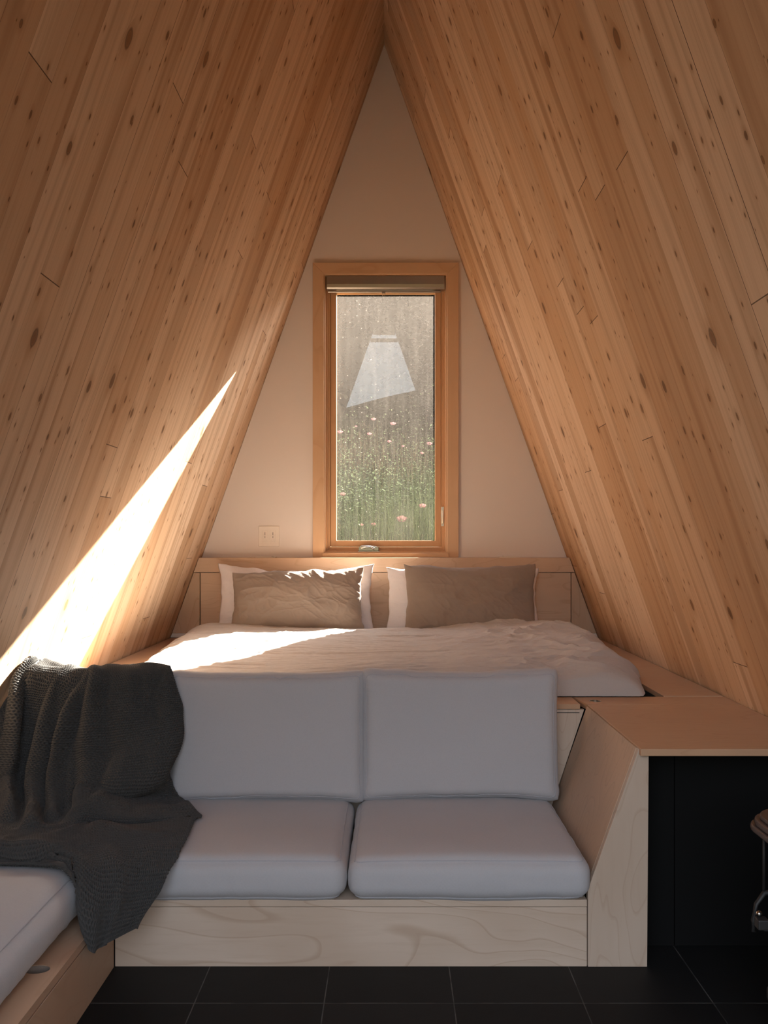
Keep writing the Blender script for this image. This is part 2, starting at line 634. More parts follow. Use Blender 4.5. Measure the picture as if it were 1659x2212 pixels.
M_CANVAS = mat_fabric('grey_canvas', (0.44, 0.435, 0.45), 900.0)
M_SEAM = mat_fabric('grey_canvas_seam', (0.40, 0.40, 0.43), 900.0)
M_LINEN = mat_fabric('beige_linen', (0.47, 0.425, 0.39), 1500.0, bump=0.35)
M_TAN = mat_fabric('tan_linen', (0.31, 0.245, 0.20), 1300.0, bump=0.3, trans=(0.5, 0.28, 0.13))
M_WHITE = mat_fabric('white_cotton', (0.78, 0.73, 0.72), 1800.0, bump=0.2)
M_KNIT = mat_fabric('charcoal_knit', (0.062, 0.060, 0.058), 1200.0, var=0.1, bump=0.3, sheen=0.1)
M_BLACK = mat_plain('black_panel', (0.006, 0.006, 0.006), 0.7, spec=0.1)
M_DARKGAP = mat_plain('gap_shade', (0.02, 0.02, 0.02), 0.9)  # near-black colour paints in the shade of gaps, slots and the bed recess
M_IRON = mat_plain('black_cast_iron', (0.022, 0.021, 0.021), 0.55, 0.0, 0.5, 60, 0.3, 0.3)
M_ENAMEL = mat_plain('brown_enamel', (0.060, 0.036, 0.030), 0.32, 0.0, 0.5, 180, 0.3, 0.2)
M_CHROME = mat_plain('polished_nickel', (0.48, 0.46, 0.43), 0.15, 1.0)
M_BRASS = mat_plain('aged_nickel', (0.62, 0.55, 0.44), 0.3, 1.0)
M_ALU = mat_plain('bronze_aluminium', (0.36, 0.29, 0.22), 0.32, 0.85)
M_PLATE = mat_plain('ivory_plastic', (0.75, 0.66, 0.56), 0.35, 0, 0.4, 10, 0.03)
M_GLASS = mat_glass_dirty('dusty_glass')
M_HOLE = mat_plain('plywood_hole_edge', (0.26, 0.20, 0.16), 0.6)

# ------------------------------------------------------------------ room shell
XC, APEX, K = -0.046, 3.862, 0.3557
Y_BACK, Y_FRONT = 5.015, -0.20
TH = 0.12


def wall_x(z, side):
    return XC + side * (APEX - z) * K


for side, nm, m in ((-1, 'wall_left', M_WALL_L), (1, 'wall_right', M_WALL_R)):
    t = TH * 1.06
    pts = [(wall_x(-0.15, side), -0.15), (XC, APEX), (XC, APEX + t / K), (wall_x(-0.15, side) + side * t, -0.15)]
    struct(prism(nm, pts, 'y', Y_FRONT, Y_BACK + 0.2, m, bevel=0))

struct(box('floor', -1.6, 1.5, Y_FRONT, Y_BACK + 0.15, -0.12, 0.0, M_SLATE, bevel=0))

# back wall with the window opening
WX0, WX1, WZ0, WZ1 = -0.385, 0.306, 1.022, 2.579
bm = bmesh.new()
e = 0.002
outer = [(wall_x(0.0, -1) + e, 0.0), (wall_x(0.0, 1) - e, 0.0), (XC, APEX - 0.006)]
prism_bm(bm, outer, 'y', Y_BACK, Y_BACK + 0.13, holes=[[(WX0, WZ0), (WX1, WZ0), (WX1, WZ1), (WX0, WZ1)]])
struct(link_bm('wall_back', bm, M_PLASTER))

# glazed front gable behind the camera: cross bar and solid peak, open glazing below
bm = bmesh.new()
z0, z1 = 3.415, 3.438
prism_bm(bm, [(wall_x(z0, -1), z0), (wall_x(z0, 1), z0), (wall_x(z1, 1), z1), (wall_x(z1, -1), z1)], 'y', Y_FRONT - 0.1, Y_FRONT)
z0 = 3.500
prism_bm(bm, [(wall_x(z0, -1), z0), (wall_x(z0, 1), z0), (XC, APEX)], 'y', Y_FRONT - 0.1, Y_FRONT)
struct(link_bm('wall_front', bm, M_FIR_X))

# ------------------------------------------------------------------ window
win = struct(empty('window_1', (-0.04, 5.03, 1.02)))
YT = Y_BACK - 0.018
CX0, CX1, CZ1, CZ0 = -0.443, 0.366, 2.636, 1.0
cw = 0.062
local(win, prism('casing', [(CX0, CZ0), (CX0 + cw, CZ0), (CX0 + cw, CZ1 - cw), (CX0, CZ1)], 'y', YT, Y_BACK, M_FIR))
local(win, prism('casing', [(CX1, CZ0), (CX1 - cw, CZ0), (CX1 - cw, CZ1 - cw), (CX1, CZ1)], 'y', YT, Y_BACK, M_FIR))
local(win, prism('casing', [(CX0, CZ1), (CX0 + cw, CZ1 - cw), (CX1 - cw, CZ1 - cw), (CX1, CZ1)], 'y', YT, Y_BACK, M_FIR_X))


def frame_bm(x0, x1, z0, z1, w, y0, y1):
    bm = bmesh.new()
    ww = w if hasattr(w, '__len__') else (w, w, w, w)   # left right bottom top
    prism_bm(bm, [(x0, z0), (x1, z0), (x1, z1), (x0, z1)], 'y', y0, y1,
             holes=[[(x0 + ww[0], z0 + ww[2]), (x1 - ww[1], z0 + ww[2]), (x1 - ww[1], z1 - ww[3]), (x0 + ww[0], z1 - ww[3])]])
    return bm


# jamb lining, stepped stop and outer frame
local(win, link_bm('jamb', frame_bm(WX0, WX1, WZ0, WZ1, 0.010, Y_BACK - 0.005, 5.145), M_FIR))
local(win, link_bm('inner_stop', frame_bm(WX0 + 0.010, WX1 - 0.010, WZ0 + 0.010, WZ1 - 0.010, (0.010, 0.008, 0.010, 0.010), 5.045, 5.145), M_SASH))
local(win, link_bm('outer_frame', frame_bm(WX0 + 0.020, WX1 - 0.018, WZ0 + 0.020, WZ1 - 0.020, (0.014, 0.014, 0.016, 0.02), 5.062, 5.150), M_SASH))
local(win, box('sill', CX0 + 0.055, CX1 - 0.055, Y_BACK - 0.03, Y_BACK + 0.03, 1.001, 1.024, M_FIR_X))
sash = local(win, link_bm('sash', frame_bm(-0.350, 0.273, 1.060, 2.537, (0.034, 0.033, 0.034, 0.048), 5.075, 5.118), M_SASH, bevel=0.002))
pane = local(sash, prism('glass_pane', [(-0.318, 5.0926), (0.242, 5.0954), (0.242, 5.0994), (-0.318, 5.0966)], 'z', 1.092, 2.491, M_GLASS, bevel=0))
# crank handle and sash lock
ch = bmesh.new()
box_bm(ch, -0.195, -0.072, 5.030, 5.062, 1.028, 1.036)
prism_bm(ch, [(-0.190, 1.036), (-0.078, 1.036), (-0.078, 1.055), (-0.095, 1.062), (-0.140, 1.067), (-0.178, 1.065), (-0.190, 1.056)], 'y', 5.040, 5.062)
tube_bm(ch, [(-0.176, 5.036, 1.050), (-0.150, 5.030, 1.058), (-0.125, 5.030, 1.060), (-0.100, 5.034, 1.046)], [0.005, 0.006, 0.006, 0.008], 10)
local(sash, link_bm('crank_handle', ch, M_CHROME, bevel=0.002, smooth=False))
lk = bmesh.new()
box_bm(lk, 0.272, 0.288, 5.048, 5.060, 1.174, 1.284)
tube_bm(lk, [(0.280, 5.044, 1.19), (0.281, 5.036, 1.23), (0.280, 5.042, 1.262)], 0.004, 8)
local(sash, link_bm('sash_lock', lk, M_BRASS, bevel=0.0015))

# roller blind
blind = thing('roller_blind', (-0.04, 5.035, 2.52), 'rolled-up roller blind in a bronze metal cassette inside the top of the window frame', 'blind')
prof = [(5.008, 2.566), (5.008, 2.520), (5.012, 2.503), (5.020, 2.494), (5.032, 2.492), (5.055, 2.492), (5.055, 2.566)]
local(blind, prism('cassette', prof, 'x', -0.366, 0.289, M_ALU, bevel=0.001))
bb = bmesh.new()
tube_bm(bb, [(-0.360, 5.030, 2.4835), (0.268, 5.030, 2.4835)], 0.0065, 10)
rail = local(blind, link_bm('bottom_rail', bb, M_ALU))
rb = bmesh.new()
tube_bm(rb, [(-0.050 + 0.009 * math.cos(a), 5.026, 2.467 + 0.008 * math.sin(a)) for a in [2 * PI * i / 16 for i in range(16)]], 0.0011, 6, closed=True)
box_bm(rb, -0.060, -0.040, 5.0235, 5.0275, 2.474, 2.481)
local(rail, link_bm('pull_ring', rb, M_ALU))

# wall switch
sw = thing('light_switch', (-0.687, Y_BACK, 1.118), 'ivory double dimmer switch plate on the back wall left of the window', 'switch')
SX0, SX1, SZ0, SZ1 = -0.745, -0.629, 1.061, 1.175
local(sw, box('face_plate', SX0, SX1, Y_BACK - 0.006, Y_BACK, SZ0, SZ1, M_PLATE, bevel=0.003))
for cx in (-0.709, -0.665):
    d = local(sw, box('dimmer', cx - 0.0155, cx + 0.0155, Y_BACK - 0.0085, Y_BACK - 0.006, 1.086, 1.150, M_PLATE, bevel=0.001))
    local(d, box('slider_knob', cx - 0.011, cx + 0.011, Y_BACK - 0.0145, Y_BACK - 0.0085, 1.118, 1.124, M_PLATE, bevel=0.001))
    local(d, box('slider_slot', cx - 0.0012, cx + 0.0012, Y_BACK - 0.0092, Y_BACK - 0.0085, 1.108, 1.140, M_DARKGAP, bevel=0))
    local(d, box('toggle_button', cx - 0.009, cx + 0.009, Y_BACK - 0.0115, Y_BACK - 0.0085, 1.091, 1.103, M_PLATE, bevel=0.0015))
    for z in (1.072, 1.163):
        sb = bmesh.new()
        prism_bm(sb, circle(cx, z, 0.003, n=12), 'y', Y_BACK - 0.007, Y_BACK - 0.0055)
        local(sw, link_bm('screw', sb, M_PLATE))

# ------------------------------------------------------------------ headboard
HB0, HB1 = 4.930, Y_BACK - 0.022
zt, zb, zm = 1.000, 0.5640, 0.919
hb = thing('headboard', (XC, 4.95, zb), 'birch plywood headboard panel behind the pillows under the window', 'headboard')
g = 0.004
local(hb, prism('top_rail', [(wall_x(zm, -1) + g, zm + 0.0012), (wall_x(zm, 1) - g, zm + 0.0012), (wall_x(zt, 1) - g, zt), (wall_x(zt, -1) + g, zt)], 'y', HB0, Y_BACK - 0.001, M_PLY_HEAD))
pxl, pxr = -1.051, 0.975
local(hb, box('back_panel', pxl, pxr, HB0 + 0.002, HB0 + 0.02, zb + 0.001, zm - 0.0012, M_PLY_HEAD))
for s, px in ((-1, pxl - 0.005), (1, pxr + 0.004)):
    zs = zb + 0.022
    local(hb, prism('side_panel', [(px, zs + 0.001), (wall_x(zs, s) - s * g, zs + 0.001), (wall_x(zm, s) - s * g, zm - 0.0012), (px, zm - 0.0012)], 'y', HB0 + 0.001, HB0 + 0.02, M_PLY_HEADZ))
    local(hb, prism('base_strip', [(px, zb), (wall_x(zb, s) - s * g, zb), (wall_x(zs, s) - s * g, zs), (px, zs)], 'y', HB0 - 0.001, HB0 + 0.02, M_PLATE, bevel=0.0008))
for (x0, x1, lab) in ((-0.755, -0.645, 'small ivory cover plate on the headboard ledge under the light switch'), (0.588, 0.70, 'small ivory cover plate on the headboard ledge right of the window')):
    cp = thing('cover_plate', ((x0 + x1) / 2, 4.99, zt), lab, 'cover plate')
    local(cp, box('plate', x0, x1, 4.955, 5.012, zt, zt + 0.004, M_PLATE))
    local(cp, box('lid', x0 + 0.022, x1 - 0.022, 4.965, 5.011, zt + 0.004, zt + 0.0085, M_PLATE))

# ------------------------------------------------------------------ bed platform
ZL = 0.5625
bp = thing('bed_platform', (XC, 4.0, 0), 'birch plywood bed platform with wide ledges along both sloping walls', 'bed platform')
BX0, BX1, BY0 = -1.012, 0.920, 3.0605
g = 0.006


def ledge_pts(s, xin):
    return [(xin, BY0), (wall_x(ZL, s) - s * g, BY0), (wall_x(ZL, s) - s * g, HB0 - 0.0015), (xin, HB0 - 0.0015)]


for s, xin in ((-1, BX0), (1, BX1)):
    local(bp, prism('ledge', ledge_pts(s, xin), 'z', ZL - 0.018, ZL, M_PLY_TOP))
    x0, x1 = sorted((xin, xin + s * 0.018))
    local(bp, box('recess_side', x0, x1, BY0, HB0 - 0.01, 0.02, ZL - 0.019, M_DARKGAP, bevel=0))
local(bp, box('slat_base', BX0, BX1, BY0, HB0 - 0.01, 0.24, 0.26, M_PLY_TOP))
local(bp, box('recess_front', BX0, BX1, BY0, BY0 + 0.016, 0.0, ZL - 0.04, M_DARKGAP))
local(bp, box('recess_foot', BX0, BX1, HB0 - 0.028, HB0 - 0.011, 0.0, 0.239, M_DARKGAP))

# mattress
def soft_box(hx, hy, hz, r, nx=40, ny=40, nz=8, crown=0.0, bulge=0.0, pinch=0.0):
    """rounded puffy box mesh as (verts, quads) numpy"""
    vs, fs = [], []
    off = 0
    for axis in range(3):
        for sgn in (-1, 1):
            na, nb = [(ny, nz), (nx, nz), (nx, ny)][axis]
            a = np.linspace(-1, 1, na + 1)
            b = np.linspace(-1, 1, nb + 1)
            A, B = np.meshgrid(a, b, indexing='ij')
            C = np.full_like(A, sgn)
            P = {0: (C, A, B), 1: (A, C, B), 2: (A, B, C)}[axis]
            P = np.stack(P, -1).reshape(-1, 3)
            vs.append(P)
            idx = np.arange((na + 1) * (nb + 1)).reshape(na + 1, nb + 1) + off
            q = np.stack([idx[:-1, :-1], idx[1:, :-1], idx[1:, 1:], idx[:-1, 1:]], -1).reshape(-1, 4)
            flip = (sgn < 0) ^ (axis == 1)
            fs.append(q[:, ::-1] if flip else q)
            off += len(P)
    U = np.concatenate(vs)
    F = np.concatenate(fs)
    key = np.round(U, 5)
    uq, inv = np.unique(key, axis=0, return_inverse=True)
    inv = inv.ravel()
    F = inv[F]
    U = uq
    H = np.array([hx, hy, hz])
    P = U * H
    inner = np.clip(P, -(H - r), H - r)
    d = P - inner
    ln = np.linalg.norm(d, axis=1)
    nrm = d / np.maximum(ln, 1e-9)[:, None]
    # distribute: project to the rounded surface
    mx = np.abs(d).max(axis=1)
    P = inner + nrm * np.minimum(r, mx + 1e9 * (ln > 0))[:, None]
    if crown:
        P[:, 2] += crown * np.sign(U[:, 2]) * (np.abs(U[:, 2])) * ((1 - U[:, 0] ** 4) * (1 - U[:, 1] ** 4)) ** 0.7
    if bulge:
        k = (1 - U[:, 2] ** 2)
        P[:, 0] += bulge * U[:, 0] * (np.abs(U[:, 0]) ** 8) * k
        P[:, 1] += bulge * U[:, 1] * (np.abs(U[:, 1]) ** 8) * k
    return P, F, U


def mesh_np(name, P, F, m, smooth=True):
    me = bpy.data.meshes.new(name)
    me.from_pydata([tuple(p) for p in P.tolist()], [], F.tolist())
    me.update()
    for p in me.polygons:
        p.use_smooth = smooth
    return new_obj(name, me, m)


mt = thing('mattress', (XC, 4.0, 0.26), 'white mattress sunk into the plywood platform under the beige duvet', 'mattress')
P, F, U = soft_box(0.93, 0.87, 0.16, 0.035, 20, 20, 6)
o = mesh_np('mattress_body', P + np.array([0, 4.03, 0.421]) + np.array([-0.046, 0, 0]), F, M_WHITE)
local(mt, o)

# ------------------------------------------------------------------ duvet
def build_duvet():
    nx, ny = 420, 330
    s = np.linspace(0, 1, nx)[:, None] * np.ones((1, ny))
    t = np.ones((nx, 1)) * np.linspace(0, 1, ny)[None, :]
    y0 = 3.046 + 0.0 * s
    y1 = 4.60 + 0.035 * np.sin(s * 9.0) + 0.05 * fbm(s * 6, s * 0, 4, 3)
    Y = y0 + (y1 - y0) * t
    xl = -1.040 + 0.10 * fbm(Y * 2.2, Y * 0, 11, 3) - 0.03 * sstep(4.2, 4.7, Y) + 0.03 * sstep(3.6, 3.1, Y)
    xr = 0.955 + 0.10 * fbm(Y * 2.3, Y * 0 + 5, 12, 3) - 0.075 * sstep(3.55, 3.1, Y) - 0.02 * sstep(4.2, 4.7, Y)
    X = xl + (xr - xl) * s
    # distance to the hem
    dl, dr, df, db = X - xl, xr - X, Y - y0, y1 - Y
    edge = lambda d, w: np.sqrt(np.clip(1 - (1 - np.clip(d / w, 0, 1)) ** 2.2, 0, 1))
    e = edge(dl, 0.14) * edge(dr, 0.16) * (0.45 * (df > 0.004) + 0.55 * edge(df, 0.10)) * (0.35 + 0.65 * edge(db, 0.09))
    top = 0.070 + 0.012 * sstep(3.6, 4.3, Y) + 0.016 * fbm(X * 2.2, Y * 2.6, 21, 3)
    top = top + 0.022 * np.exp(-((X + 0.86) / 0.2) ** 2 - ((Y - 4.5) / 0.16) ** 2)
    top = top + 0.018 * np.exp(-((X - 0.66) / 0.22) ** 2 - ((Y - 4.35) / 0.25) ** 2)
    top = top + 0.012 * np.exp(-((X - 0.03) / 0.10) ** 2 - ((Y - 4.5) / 0.12) ** 2)
    Xw = X + 0.12 * fbm(X * 3, Y * 3, 31, 2)
    Yw = Y + 0.10 * fbm(X * 2, Y * 2, 32, 2)
    wr = ridged(Xw * 1.5, Yw * 13, 41, 3) * 0.013
    diag = ridged((Xw * 0.8 + Yw * 0.9) * 5, (Yw - Xw) * 2.4, 51, 3) * 0.034 * sstep(0.05, 0.6, X)
    fine = ridged(Xw * 7, Yw * 42, 61, 2) * 0.0045
    crumple = ridged(Xw * 14, Yw * 16, 71, 3) * 0.0035
    top = top - 0.022 * sstep(0.1, -0.5, X) * sstep(4.2, 3.4, Y)
    Z = ZL + 0.004 - 0.0030 * sstep(0.03, 0.0, df) + e * (top + wr + diag + fine + crumple)
    # vertical-ish hem wave at the foot
    X = X + 0.012 * (1 - e) * np.sin(Y * 33)
    V = np.stack([X, Y, Z], -1)
    # underside rim
    n = nx * ny
    o = grid_mesh('duvet', V, M_LINEN)
    return o


duvet = tag(build_duvet(), 'rumpled beige linen duvet spread over the bed', 'duvet')

# ------------------------------------------------------------------ pillows
def pillow(name, w, h, t, cx, cy, zbot, tilt, roll, m, seed, amp, label, group=None, flange=0.0, dirw=(7.0, 3.0), sag=0.0):
    n = 150
    u = np.linspace(-1, 1, n)[:, None] * np.ones((1, n))
    v = np.ones((n, 1)) * np.linspace(-1, 1, n)[None, :]
    parts = []
    for sd in (1, -1):
        au, av = np.abs(u), np.abs(v)
        cu = np.clip(au * (1 + flange), 0, 1)
        cv = np.clip(av * (1 + flange * w / h * 0.6), 0, 1)
        prof = (1 - cu ** 2.6) ** 0.62 * (1 - cv ** 2.6) ** 0.62
        x = w / 2 * u * (1 - 0.055 * (1 - v ** 2) + 0.035 * fbm(v * 3 + u * 0.7, v * 0, seed + 90, 3))
        y = h / 2 * v * (1 - 0.085 * (1 - u ** 2) ** 0.9) + 0.022 * h / 0.4 * fbm(u * 3.2, u * 0 + sd * 0, seed + 91, 3) * np.abs(v) ** 2 * 1.4
        uw = u * w + 0.10 * fbm(u * 2, v * 2, seed + 5, 2)
        vw = v * h + 0.10 * fbm(u * 2 + 9, v * 2, seed + 6, 2)
        wr = ridged(uw * dirw[1], vw * dirw[0], seed + 1, 3) - 0.35
        cr = ridged((uw + vw) * 9, (uw - vw) * 4, seed + 2, 2) - 0.3
        big = fbm(u * 2.1, v * 1.8, seed + 3, 2)
        z = sd * (t / 2 * prof * (1 + 0.35 * big) + (amp * wr + amp * 0.5 * cr) * np.clip(prof * 2.0 + 0.15, 0, 1)) 
        z = z + 0.012 * fbm(u * 5, v * 5, seed + 8, 2) * (1 - prof)
        edge = (au > 0.999) | (av > 0.999)
        z = np.where(edge, 0.010 * fbm(u * 5, v * 5, seed + 8, 2) , z)
        y = y - sag * (1 - u ** 2) * (v > 0) * v
        parts.append(np.stack([x, z, y], -1))
    A, B = parts
    nv = n * n
    idx = np.arange(nv).reshape(n, n)
    q1 = np.stack([idx[:-1, :-1], idx[:-1, 1:], idx[1:, 1:], idx[1:, :-1]], -1).reshape(-1, 4)
    q2 = q1[:, ::-1] + nv
    P = np.concatenate([B.reshape(-1, 3), A.reshape(-1, 3)])   # B faces -y (towards the viewer)
    F = np.concatenate([q1[:, ::-1], q2[:, ::-1]])
    # weld rims
    rim = np.concatenate([idx[0, :], idx[-1, :], idx[1:-1, 0], idx[1:-1, -1]])
    mp = np.arange(2 * nv)
    mp[rim + nv] = rim
    F = mp[F]
    ct, st = math.cos(tilt), math.sin(tilt)
    x, y, z = P[:, 0], P[:, 1], P[:, 2] + h / 2
    cr_, sr_ = math.cos(roll), math.sin(roll)
    x, z = x * cr_ - (z - h / 2) * sr_, x * sr_ + (z - h / 2) * cr_ + h / 2
    y, z = y * ct + z * st, -y * st + z * ct
    P = np.stack([x, y, z], -1)
    used, inv = np.unique(F, return_inverse=True)
    o = mesh_np(name, P[used], inv.reshape(F.shape), m)
    o.location = (cx, cy, zbot)
    return tag(o, label, 'pillow', group)


pillow('pillow', 0.835, 0.380, 0.13, -0.515, 4.735, 0.605, 0.27, 0.012, M_WHITE, 100, 0.006, 'white pillow against the left half of the headboard, behind a tan one', 'pillows on the bed', sag=0.03)
pillow('pillow', 0.820, 0.355, 0.13, 0.372, 4.745, 0.605, 0.26, -0.01, M_WHITE, 140, 0.006, 'white pillow against the right half of the headboard, behind a tan one', 'pillows on the bed')
pillow('pillow', 0.690, 0.365, 0.165, -0.490, 4.560, 0.612, 0.44, 0.03, M_TAN, 180, 0.012,  'crumpled tan linen pillow in front of the left white one, sunlit on top', 'pillows on the bed', dirw=(4.5, 2.2))
pillow('pillow', 0.690, 0.380, 0.15, 0.400, 4.575, 0.612, 0.33, -0.012, M_TAN, 221, 0.006, 'smooth tan linen pillow in shade in front of the right white one', 'pillows on the bed', dirw=(4, 3))

# ------------------------------------------------------------------ sofa joinery
YF = 2.300


def arm_x(z):
    return 0.627 - (0.557 - z) * 0.357


ZD = 0.171
sb = thing('sofa_bench', (0, 2.5, 0), 'low birch plywood sofa bench facing the room below the grey cushions', 'bench')
local(sb, box('seat_deck', -0.708, 0.4965, YF, 2.872, ZD - 0.018, ZD, M_PLY_X))
local(sb, box('front_panel', -0.709, 0.4965, YF + 0.001, YF + 0.018, 0.0, ZD - 0.0195, M_PLY_X))
local(sb, box('seat_deck', -1.30, -0.7085, YF + 0.001, 2.872, ZD - 0.018, ZD, M_PLY_X))
bpn = bmesh.new()
bx = [(-1.14, 0.185, 2.8845), (arm_x(0.185) - 0.003, 0.185, 2.8845), (arm_x(0.543) - 0.003, 0.543, 2.912), (-1.14, 0.543, 2.912)]
fr_ = [bpn.verts.new((x, y, z)) for x, z, y in bx]
bk_ = [bpn.verts.new((x, y + 0.018, z)) for x, z, y in bx]
bpn.faces.new(fr_)
bpn.faces.new(bk_[::-1])
for i_ in range(4):
    bpn.faces.new((fr_[i_], bk_[i_], bk_[(i_ + 1) % 4], fr_[(i_ + 1) % 4]))
local(sb, link_bm('back_panel', bpn, M_PLY_Z))
local(sb, box('top_strip', -1.20, 0.607, 2.914, 3.058, 0.544, 0.560, M_PLY_TOP))
local(sb, box('dark_strip', 0.52, 0.604, 2.9105, 2.9155, 0.532, 0.5345, M_DARKGAP, bevel=0))  # thin near-black strip across the top of the back panel

# slanted arm beside the right cushions
am = thing('side_cabinet', (0.58, 2.5, 0), 'slanted birch plywood arm box closing the right end of the sofa', 'cabinet')


front = [(0.4985, 0.0), (0.650, 0.0), (0.654, 0.538), (0.640, 0.538), (0.6285, 0.557), (0.4985, 0.197)]
local(am, prism('front_panel', front, 'y', YF - 0.001, YF + 0.018, M_PLY_Z))
inner = [(arm_x(0.556), 0.556), (arm_x(0.19), 0.19), (arm_x(0.19) + 0.012, 0.183), (0.640, 0.556 - 0.018)]
local(am, prism('inner_panel', inner, 'y', YF + 0.0185, 2.905, M_PLY_ARM))
local(am, box('outer_panel', 0.632, 0.650, YF + 0.0185, 2.905, 0.0, 0.536, M_BLACK))

# counter beside the sofa
sd = thing('side_counter', (0.9, 2.6, 0.54), 'birch plywood side counter between the sofa arm and the right wall', 'counter')
zc = 0.560
xr = wall_x(zc, 1) - 0.003
local(sd, prism('counter_top', [(0.6290, 2.281), (xr, 2.281), (xr, 2.9095), (0.6290, 2.9095)], 'z', zc - 0.018, zc, M_PLY_TOP))
bl = bmesh.new()
prism_bm(bl, [(0.6110, 3.058), (0.6290, 2.9120), (xr, 2.9120), (xr, 3.058)], 'z', zc - 0.018, zc, holes=[circle(0.668, 2.972, 0.020)])
lid = local(sd, link_bm('storage_lid', bl, M_PLY_TOP))
rg = bmesh.new()
prism_bm(rg, circle(0.668, 2.972, 0.0198), 'z', zc - 0.019, zc + 0.0008, holes=[circle(0.668, 2.972, 0.0165)])
prism_bm(rg, circle(0.668, 2.972, 0.0190), 'z', zc - 0.024, zc - 0.019)
local(lid, link_bm('finger_pull', rg, M_BRASS))

# black fire-proof panels under the counter
hs = thing('heat_shield', (1.0, 2.43, 0), 'matt black fireproof panels standing under the side counter behind the stove', 'heat shield')
local(hs, box('panel', 0.652, 0.7555, 2.417, 2.430, 0.001, 0.540, M_BLACK, bevel=0.001))
local(hs, box('panel', 0.7575, 1.12, 2.417, 2.430, 0.001, 0.540, M_BLACK, bevel=0.001))

# left bench
lb = thing('side_bench', (-1.0, 1.2, 0), 'low birch plywood bench running towards the camera along the left wall', 'bench')
dk = bmesh.new()
slot = [(-0.760 + 0.028 * math.cos(a), 1.925 + 0.020 * math.sin(a)) for a in [2 * PI * i / 28 for i in range(28)]]
prism_bm(dk, [(-0.7095, -0.12), (-0.7095, YF), (-1.30, YF), (-1.30, -0.12)], 'z', ZD - 0.018, ZD, holes=[slot])
deck = local(lb, link_bm('seat_deck', dk, M_PLY_SIDE))
sl = bmesh.new()
inner_slot = [(-0.760 + 0.0265 * math.cos(a), 1.925 + 0.0185 * math.sin(a)) for a in [2 * PI * i / 28 for i in range(28)]]
prism_bm(sl, slot, 'z', ZD - 0.0182, ZD - 0.001, holes=[inner_slot])
local(deck, link_bm('finger_hole', sl, M_HOLE))
local(lb, box('front_panel', -0.728, -0.7105, -0.12, YF - 0.002, 0.0, ZD - 0.0235, M_PLY_SIDE))
local(lb, box('cleat', -0.742, -0.7285, -0.10, YF - 0.01, 0.1, ZD - 0.0185, M_PLY_SIDE))

# ------------------------------------------------------------------ cushions
CUSH = []


def cushion(name, cx, cy, cz, hx, hy, hz, r, label, cat, group, tilt=0.0, crown=0.012, bulge=0.012, seed=0, seams=True, amp=0.003, ears=0.0, roll=0.0):
    P, F, U = soft_box(hx, hy, hz, r, 64, 64, 14, crown, bulge)
    # soft wrinkles pushing outwards
    nrm = P / np.array([hx, hy, hz]) ** 2
    nrm = nrm / np.linalg.norm(nrm, axis=1)[:, None]
    w = fbm(P[:, 0] * 5 + P[:, 2] * 3, P[:, 1] * 5 + P[:, 2] * 2, seed, 3) * amp * 3
    w += (ridged(P[:, 0] * 16 + 3 * P[:, 2], P[:, 1] * 4, seed + 5, 2) - 0.3) * amp * np.abs(U[:, 1]) ** 4
    w += (ridged(P[:, 1] * 16 + 3 * P[:, 2], P[:, 0] * 4, seed + 9, 2) - 0.3) * amp * np.abs(U[:, 0]) ** 4
    P = P + nrm * w[:, None]
    if ears:
        k = (np.abs(U[:, 0]) * np.abs(U[:, 1])) ** 5
        P[:, 0] += ears * np.sign(U[:, 0]) * k
        P[:, 1] += ears * np.sign(U[:, 1]) * k
        mid = (1 - np.abs(U[:, 0]) ** 2) * np.abs(U[:, 1]) ** 3
        P[:, 1] -= ears * 0.9 * np.sign(U[:, 1]) * mid
    root = thing(name, (cx, cy, cz - hz if not tilt else cz), label, cat, group)
    o = mesh_np('cover', P, F, M_CANVAS)
    parts = [o]
    # stitched seam lines following the top and bottom edges
    for sgn in (1, -1) if seams else ():
        r1 = r * 0.62
        pts = []
        a, b = hx - r, hy - r
        q = math.cos(PI / 4)
        for (sx, sy, a0) in ((1, 1, 0), (-1, 1, PI / 2), (-1, -1, PI), (1, -1, 1.5 * PI)):
            for k in range(7):
                an = a0 + PI / 2 * k / 6
                pts.append((sx * a + r * q * 1.0 * math.cos(an), sy * b + r * q * math.sin(an)))
        # resample densely and drop on the surface
        tree = BVHTree.FromPolygons([tuple(p) for p in P.tolist()], F.tolist())
        dense = []
        for i in range(len(pts)):
            p0, p1 = pts[i], pts[(i + 1) % len(pts)]
            L = math.hypot(p1[0] - p0[0], p1[1] - p0[1])
            m_ = max(1, int(L / 0.02))
            for k in range(m_):
                f = k / m_
                dense.append((p0[0] + (p1[0] - p0[0]) * f, p0[1] + (p1[1] - p0[1]) * f))
        path = []
        for (x, y) in dense:
            tx, ty = x / hx, y / hy
            q0 = Vector((x * 1.03, y * 1.03, sgn * (hz + 0.0)))
            loc, nn, _, _ = tree.find_nearest(q0)
            path.append(loc + nn * 0.0002)
        bm = bmesh.new()
        tube_bm(bm, path, 0.0013, 6, closed=True)
        parts.append(link_bm('seam', bm, M_SEAM, smooth=True))
    o.parent = root
    o.location = (0, 0, hz if not tilt else 0)
    for p in parts[1:]:
        p.parent = o
    root.rotation_euler = (tilt, roll, 0)
    CUSH.append((o, root))
    return root


